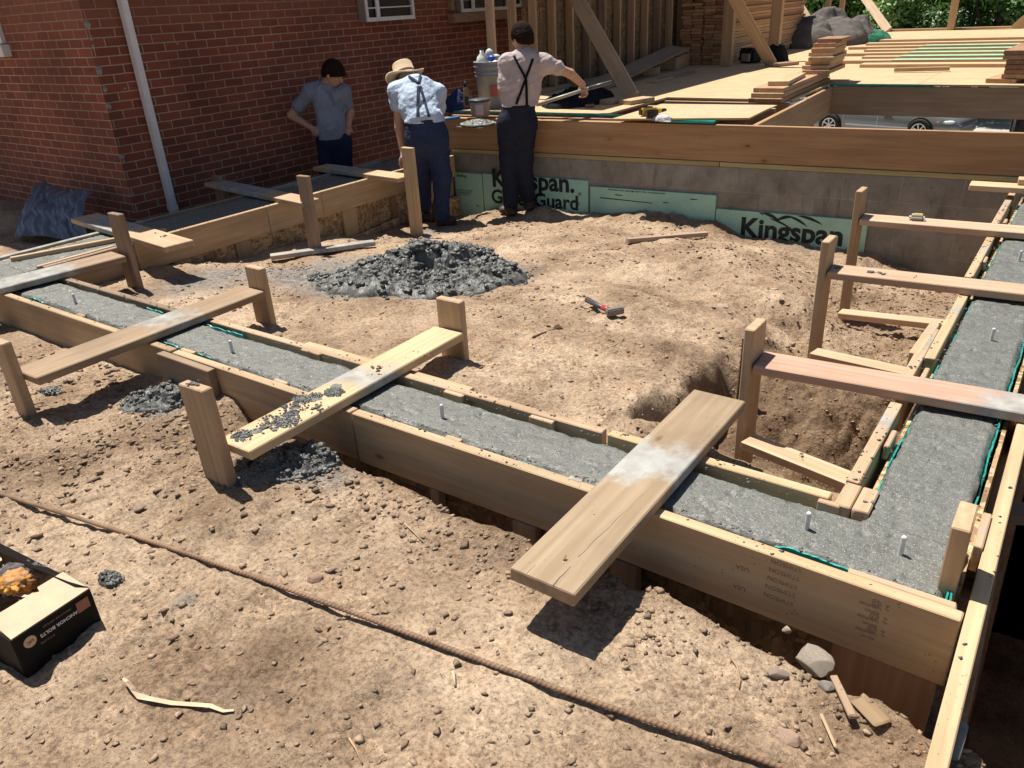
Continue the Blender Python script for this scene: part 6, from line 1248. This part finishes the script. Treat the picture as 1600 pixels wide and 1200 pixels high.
rock(948, 805 + 20, .02, 'small pale stone near the middle of the trench edge', 20, (.48, .38, .30), .8); rock(745, 1010, .018, 'tan pebble touching the rusty bar in the middle foreground', 21, (.48, .33, .22), .7); rock(585, 957, .022, 'round tan stone just above the middle of the rusty bar', 22, (.44, .31, .22), .5)
# hammer
h0 = on_ground(922, 480); h1 = on_ground(955, 492); hm_ = empty('hammer', h1, 'short handled sledge hammer with a red and grey grip lying on the earth', 'hammer')
dh = (h1 - h0); dh.z = 0; dh.normalize(); z0 = Vector((0, 0, .022)); b = MB(); b.tube([h1 + z0, h1 - dh * .10 + z0, h1 - dh * .20 + z0 + Vector((0, 0, .01))], lambda i: (.013, .014, .017)[i], 10); b.build('handle', M['plastic'], hm_, (.07, .07, .075), True)
b = MB(); b.tube([h1 + z0 - dh * .01, h1 - dh * .07 + z0], .0155, 10); b.build('red_sleeve', M['plastic'], hm_, (.38, .06, .06), True)
sd_ = Vector((-dh.y, dh.x, 0)); sd_ = P(968, 492, h1.z + .02) - P(942, 497, h1.z + .02); sd_.z = 0; sd_.normalize(); b = MB(); b.box((0, 0, 0), (.098, .038, .038), bev=.006); b.build('head', M['plastic'], hm_, (.20, .18, .165), mw=Matrix.Translation(h1 + z0 + dh * .012 + sd_ * .012) @ Matrix.Rotation(math.atan2(sd_.y, sd_.x), 4, 'Z'))
# sticks and boards on the ground
def gboard(pa, pb, w_, t_, label, color, name='ground_board', zoff=0, cat='board', **k):
    a, c = on_ground(*pa), on_ground(*pb)
    if pa[1] > 900: a = P(*pa, max(a.z, -1.455)); c = P(*pb, max(c.z, -1.455))
    o = board(name, a + Vector((0, 0, t_ * .6 + zoff)), c + Vector((0, 0, t_ * .6 + zoff)), w_, t_, color=color, **k); return tag(o, label, cat)
gboard((980, 382), (1104, 370), .04, .036, 'straight grey brown stick of lumber lying alone on the far earth', (.42, .33, .25), zoff=.01)
gboard((424, 409), (586, 386), .07, .035, 'muddy board lying along the foot of the house side form', (.44, .40, .34), zoff=.015, smear=(.2, .5))
o = gboard((1300, 1070), (1330, 1135), .018, .012, 'weathered splintered stick at the lower right trench edge', (.38, .27, .18), 'stick', .02, 'stick')
gboard((1340, 1100), (1378, 1140), .045, .008, 'torn chunk of bark at the lower right trench edge', (.27, .185, .105), 'bark_chip', .012, 'bark'); gboard((1282, 1120), (1306, 1175), .008, .006, 'thin straight twig in the lower right foreground', (.52, .38, .24), 'twig', .008, 'twig')
def twig(px, r_, label, seed, c=(.50, .36, .22)):
    p_ = [on_ground(*q) + Vector((0, 0, .006)) for q in px]; b = MB(); b.tube(p_, lambda i: r_ * (1 - .5 * i / len(p_)), 6); o = b.build('twig', M['wood'], None, c, True); tag(o, label, 'twig')
twig([(832, 528), (846, 522), (866, 516)], .005, 'twig poking out from under the round brown stone', 1, (.34, .24, .16)); twig([(632, 820), (645, 832), (660, 848)], .003, 'thin dry stalk between the splattered plank and the stony middle ground', 2); twig([(546, 1156), (556, 1172), (566, 1195)], .0025, 'thin pale stalk near the bottom edge left of centre', 3)
twig([(1142, 1030), (1152, 1045), (1156, 1066), (1154, 1078)], .003, 'curved dry root in the right foreground', 4, (.42, .29, .18)); twig([(708, 1052), (710, 1062), (711, 1074)], .0045, 'short pale straw bit below the middle of the rusty bar', 5, (.62, .48, .32)); twig([(975, 530), (960, 542), (945, 546)], .003, 'forked twig lying below the hammer', 6)
rs = random.Random(5)
# paper strip
sp = [(196, 1070), (204, 1080), (211, 1087), (218, 1092), (240, 1098), (270, 1101), (300, 1103), (330, 1108), (350, 1114), (366, 1112)]; V = []; Fq = []
for i, q in enumerate(sp):
    c = on_ground(*q); z = (.03 if i == 1 else .02 if i in (0, 2) else .008 + .004 * math.sin(i * 2)); w_ = .0055 * min(1, .35 + .3 * min(i, len(sp) - 1 - i))
    for s_ in (-1, 1): V.append((c.x + (.004 if i < 3 else -.002) * s_, c.y + w_ * s_ * (.8 if i < 3 else 1), c.z + z + (.006 if (s_ > 0 and i < 4) else 0)))
for i in range(len(sp) - 1): Fq.append((i * 2, i * 2 + 2, i * 2 + 3, i * 2 + 1))
o = link('paper_strip', mesh('paper_strip', V, Fq), M['card']); md = o.modifiers.new('s', 'SOLIDIFY'); md.thickness = .0012; tag(o, 'narrow curled tan strip lying on the earth below the cardboard box', 'strip')
# rusty pin behind the nearest right-hand post, and the pipe stake at the lower right
q = on_ground(1155, 625); b = MB(); b.cyl((q.x - .01, q.y, q.z - .1), (q.x, q.y, -1.40), .009, n=10); b.cyl((q.x, q.y, -1.402), (q.x, q.y, -1.39), .012, n=10); tag(b.build('steel_pin', M['rust'], None), 'dark steel pin driven in behind the nearest right-hand post', 'pin')
q = P(1501, 1133, -1.36); b = MB(); b.cyl((q.x + .002, q.y - .01, -1.8), (q.x, q.y, -1.36), .0145, n=16); ps = b.build('pipe_stake', M['plastic'], None, (.20, .22, .20), True); tag(ps, 'grey pipe stake beside the near end of the right-hand form board', 'stake')
# ---- cardboard box of anchor bolts
zb = gz(-1.95, .45, False); zt_ = -1.335
Ff = Vector((-1.892, .4075, zt_)); Rr = Vector((-1.912, .615, zt_)); ex = (Rr - Ff).normalized(); lx = (Rr - Ff).length; ey = Vector((-ex.y, ex.x, 0)); ly = .44
bx = empty('cardboard_box', (Ff + ex * lx / 2 + ey * ly / 2 + Vector((0, 0, -.10))), 'open cardboard box of anchor bolts on the earth at the left edge', 'box')
BM = Matrix.Translation((Ff.x, Ff.y, zb - .004)) @ Matrix((ex, ey, Vector((0, 0, 1)))).transposed().to_4x4(); H = zt_ - zb; th_ = .003
b = MB(); b.box((lx / 2, th_, H / 2), (lx, th_, H)); b.box((lx / 2, ly - th_, H / 2), (lx, th_, H)); b.box((th_, ly / 2, H / 2), (th_, ly - .013, H)); b.box((lx - th_, ly / 2, H / 2), (th_, ly - .013, H)); b.box((lx / 2, ly / 2, .004), (lx - .013, ly - .013, th_)); b.build('walls', M['card'], bx, mw=BM)
b = MB(); b.box((lx / 2, -.0012, H / 2 - .001), (lx + .002, .002, H - .002)); b.box((lx + .0012, ly / 2, H / 2 - .001), (.002, ly - .004, H - .002)); b.box((-.0012, ly / 2, H / 2 - .001), (.002, ly - .004, H - .002)); b.build('printed_side', M['cardk'], bx, mw=BM)
def flap(nm, pts_, mat):
    b = MB(); b.poly([BM @ Vector(p) for p in pts_], (0, 0, .0025)); return b.build(nm, mat, bx)
flap('flap', [(.0, .0, H), (lx, .0, H), (lx - .004, .098, H + .022), (lx - .075, .100, H + .022), (lx - .082, .078, H + .017), (lx - .092, .092, H + .020), (.004, .096, H + .020)], M['card'])
flap('flap', [(lx + .001, .0, H + .001), (lx + .001, ly, H + .001), (lx - .045, ly - .01, H + .040), (lx - .040, .16, H + .036), (lx - .018, .03, H + .014)], M['cardk'])
flap('flap', [(lx * .98, ly - .01, H + .002), (0, ly - .01, H + .002), (0, ly - .12, H + .020), (lx * .75, ly - .13, H + .020)], M['card'])
flap('torn_flap', [(lx * .52, .20, H - .02), (lx * .78, .14, H - .03), (lx * .76, .11, H - .03), (lx * .55, .16, H - .02)], M['card'])
tx = lambda body, u, v, size, mat, bold=.0002: text_mesh(body, size, BM @ Matrix.Translation((u, -.0036, v)) @ Matrix.Rotation(math.pi / 2, 4, 'X') @ Matrix.Rotation(math.pi, 4, 'Z'), bx, 'lettering', mat, bold, .0002)
tx('ANCHOR BOLTS', lx * .53, H - .038, .0135, M['white'], .0003); tx('PERNOS DE ANCLAJE', lx * .53, H - .018, .008, M['stamp'], 0); tx('BOULONS', lx * .35, H - .058, .008, M['stamp'], 0)
b = MB(); b.cyl((.035, -.0022, (H - .034)), (.035, -.0032, (H - .034)), .016, n=24); b.build('round_mark', M['card'], bx, mw=BM); b = MB(); b.box((lx * .86, -.0030, (H - .030)), (.034, .002, .032)); b.build('size_patch', M['plastic'], bx, (.30, .12, .08), mw=BM)
tx('3/4 x 10\n50 pcs', lx * .86, (H - .030), .009, M['white'], .0001); tx('UC', .035, (H - .034), .012, M['black'])
for i in range(9):
    a = BM @ Vector((rs.uniform(.05, lx * .5), rs.uniform(.07, .20), H - .085 + .011 * (i % 4))); d = (ex * rs.uniform(-1, 1) + ey * rs.uniform(-.4, .6)).normalized(); t = empty('loose_bolt', a, None, None)
    t['label'] = 'zinc bolt with nut and washer lying inside the cardboard box'; t['category'] = 'bolt'; t['group'] = 'bolts in the cardboard box'
    b = MB(); b.cyl(a - d * .05, a + d * .05, .006, n=12); b.build('rod', M['steel'], t, smooth=False); b = MB(); b.cyl(a + d * .02, a + d * .030, .012, n=6); b.build('nut', M['steel'], t); b = MB(); b.cyl(a + d * .032, a + d * .0345, .019, n=20); b.build('washer', M['steel'], t)
oc = P(30, 908, -1.345)
b = MB(); b.sph((0, 0, 0), 1, 4)
for v in b.bm.verts: v.co *= .8 + .5 * abs(mnoise.noise(v.co * 2.1)) + .35 * mnoise.noise(v.co * 5)
og = b.build('orange_bag', M['orange'], None, None, True, Matrix.Translation((oc.x, oc.y, oc.z)) @ Matrix.Rotation(.8, 4, 'Z') @ Matrix.Diagonal((.052, .045, .030, 1))); tag(og, 'crumpled orange plastic packet inside a clear bag in the cardboard box', 'packet')
b = MB(); b.sph((0, 0, 0), 1, 4)
for v in b.bm.verts: v.co *= .8 + .45 * abs(mnoise.noise(v.co * 2.6 + Vector((4, 1, 2)))) + .22 * mnoise.noise(v.co * 7)
cb = b.build('clear_bag', M['bag'], None, None, False, Matrix.Translation((oc.x - .02, oc.y - .0, oc.z + .002)) @ Matrix.Rotation(.8, 4, 'Z') @ Matrix.Diagonal((.085, .055, .040, 1))); tag(cb, 'shiny clear plastic bag wrapped round the orange packet', 'plastic bag')
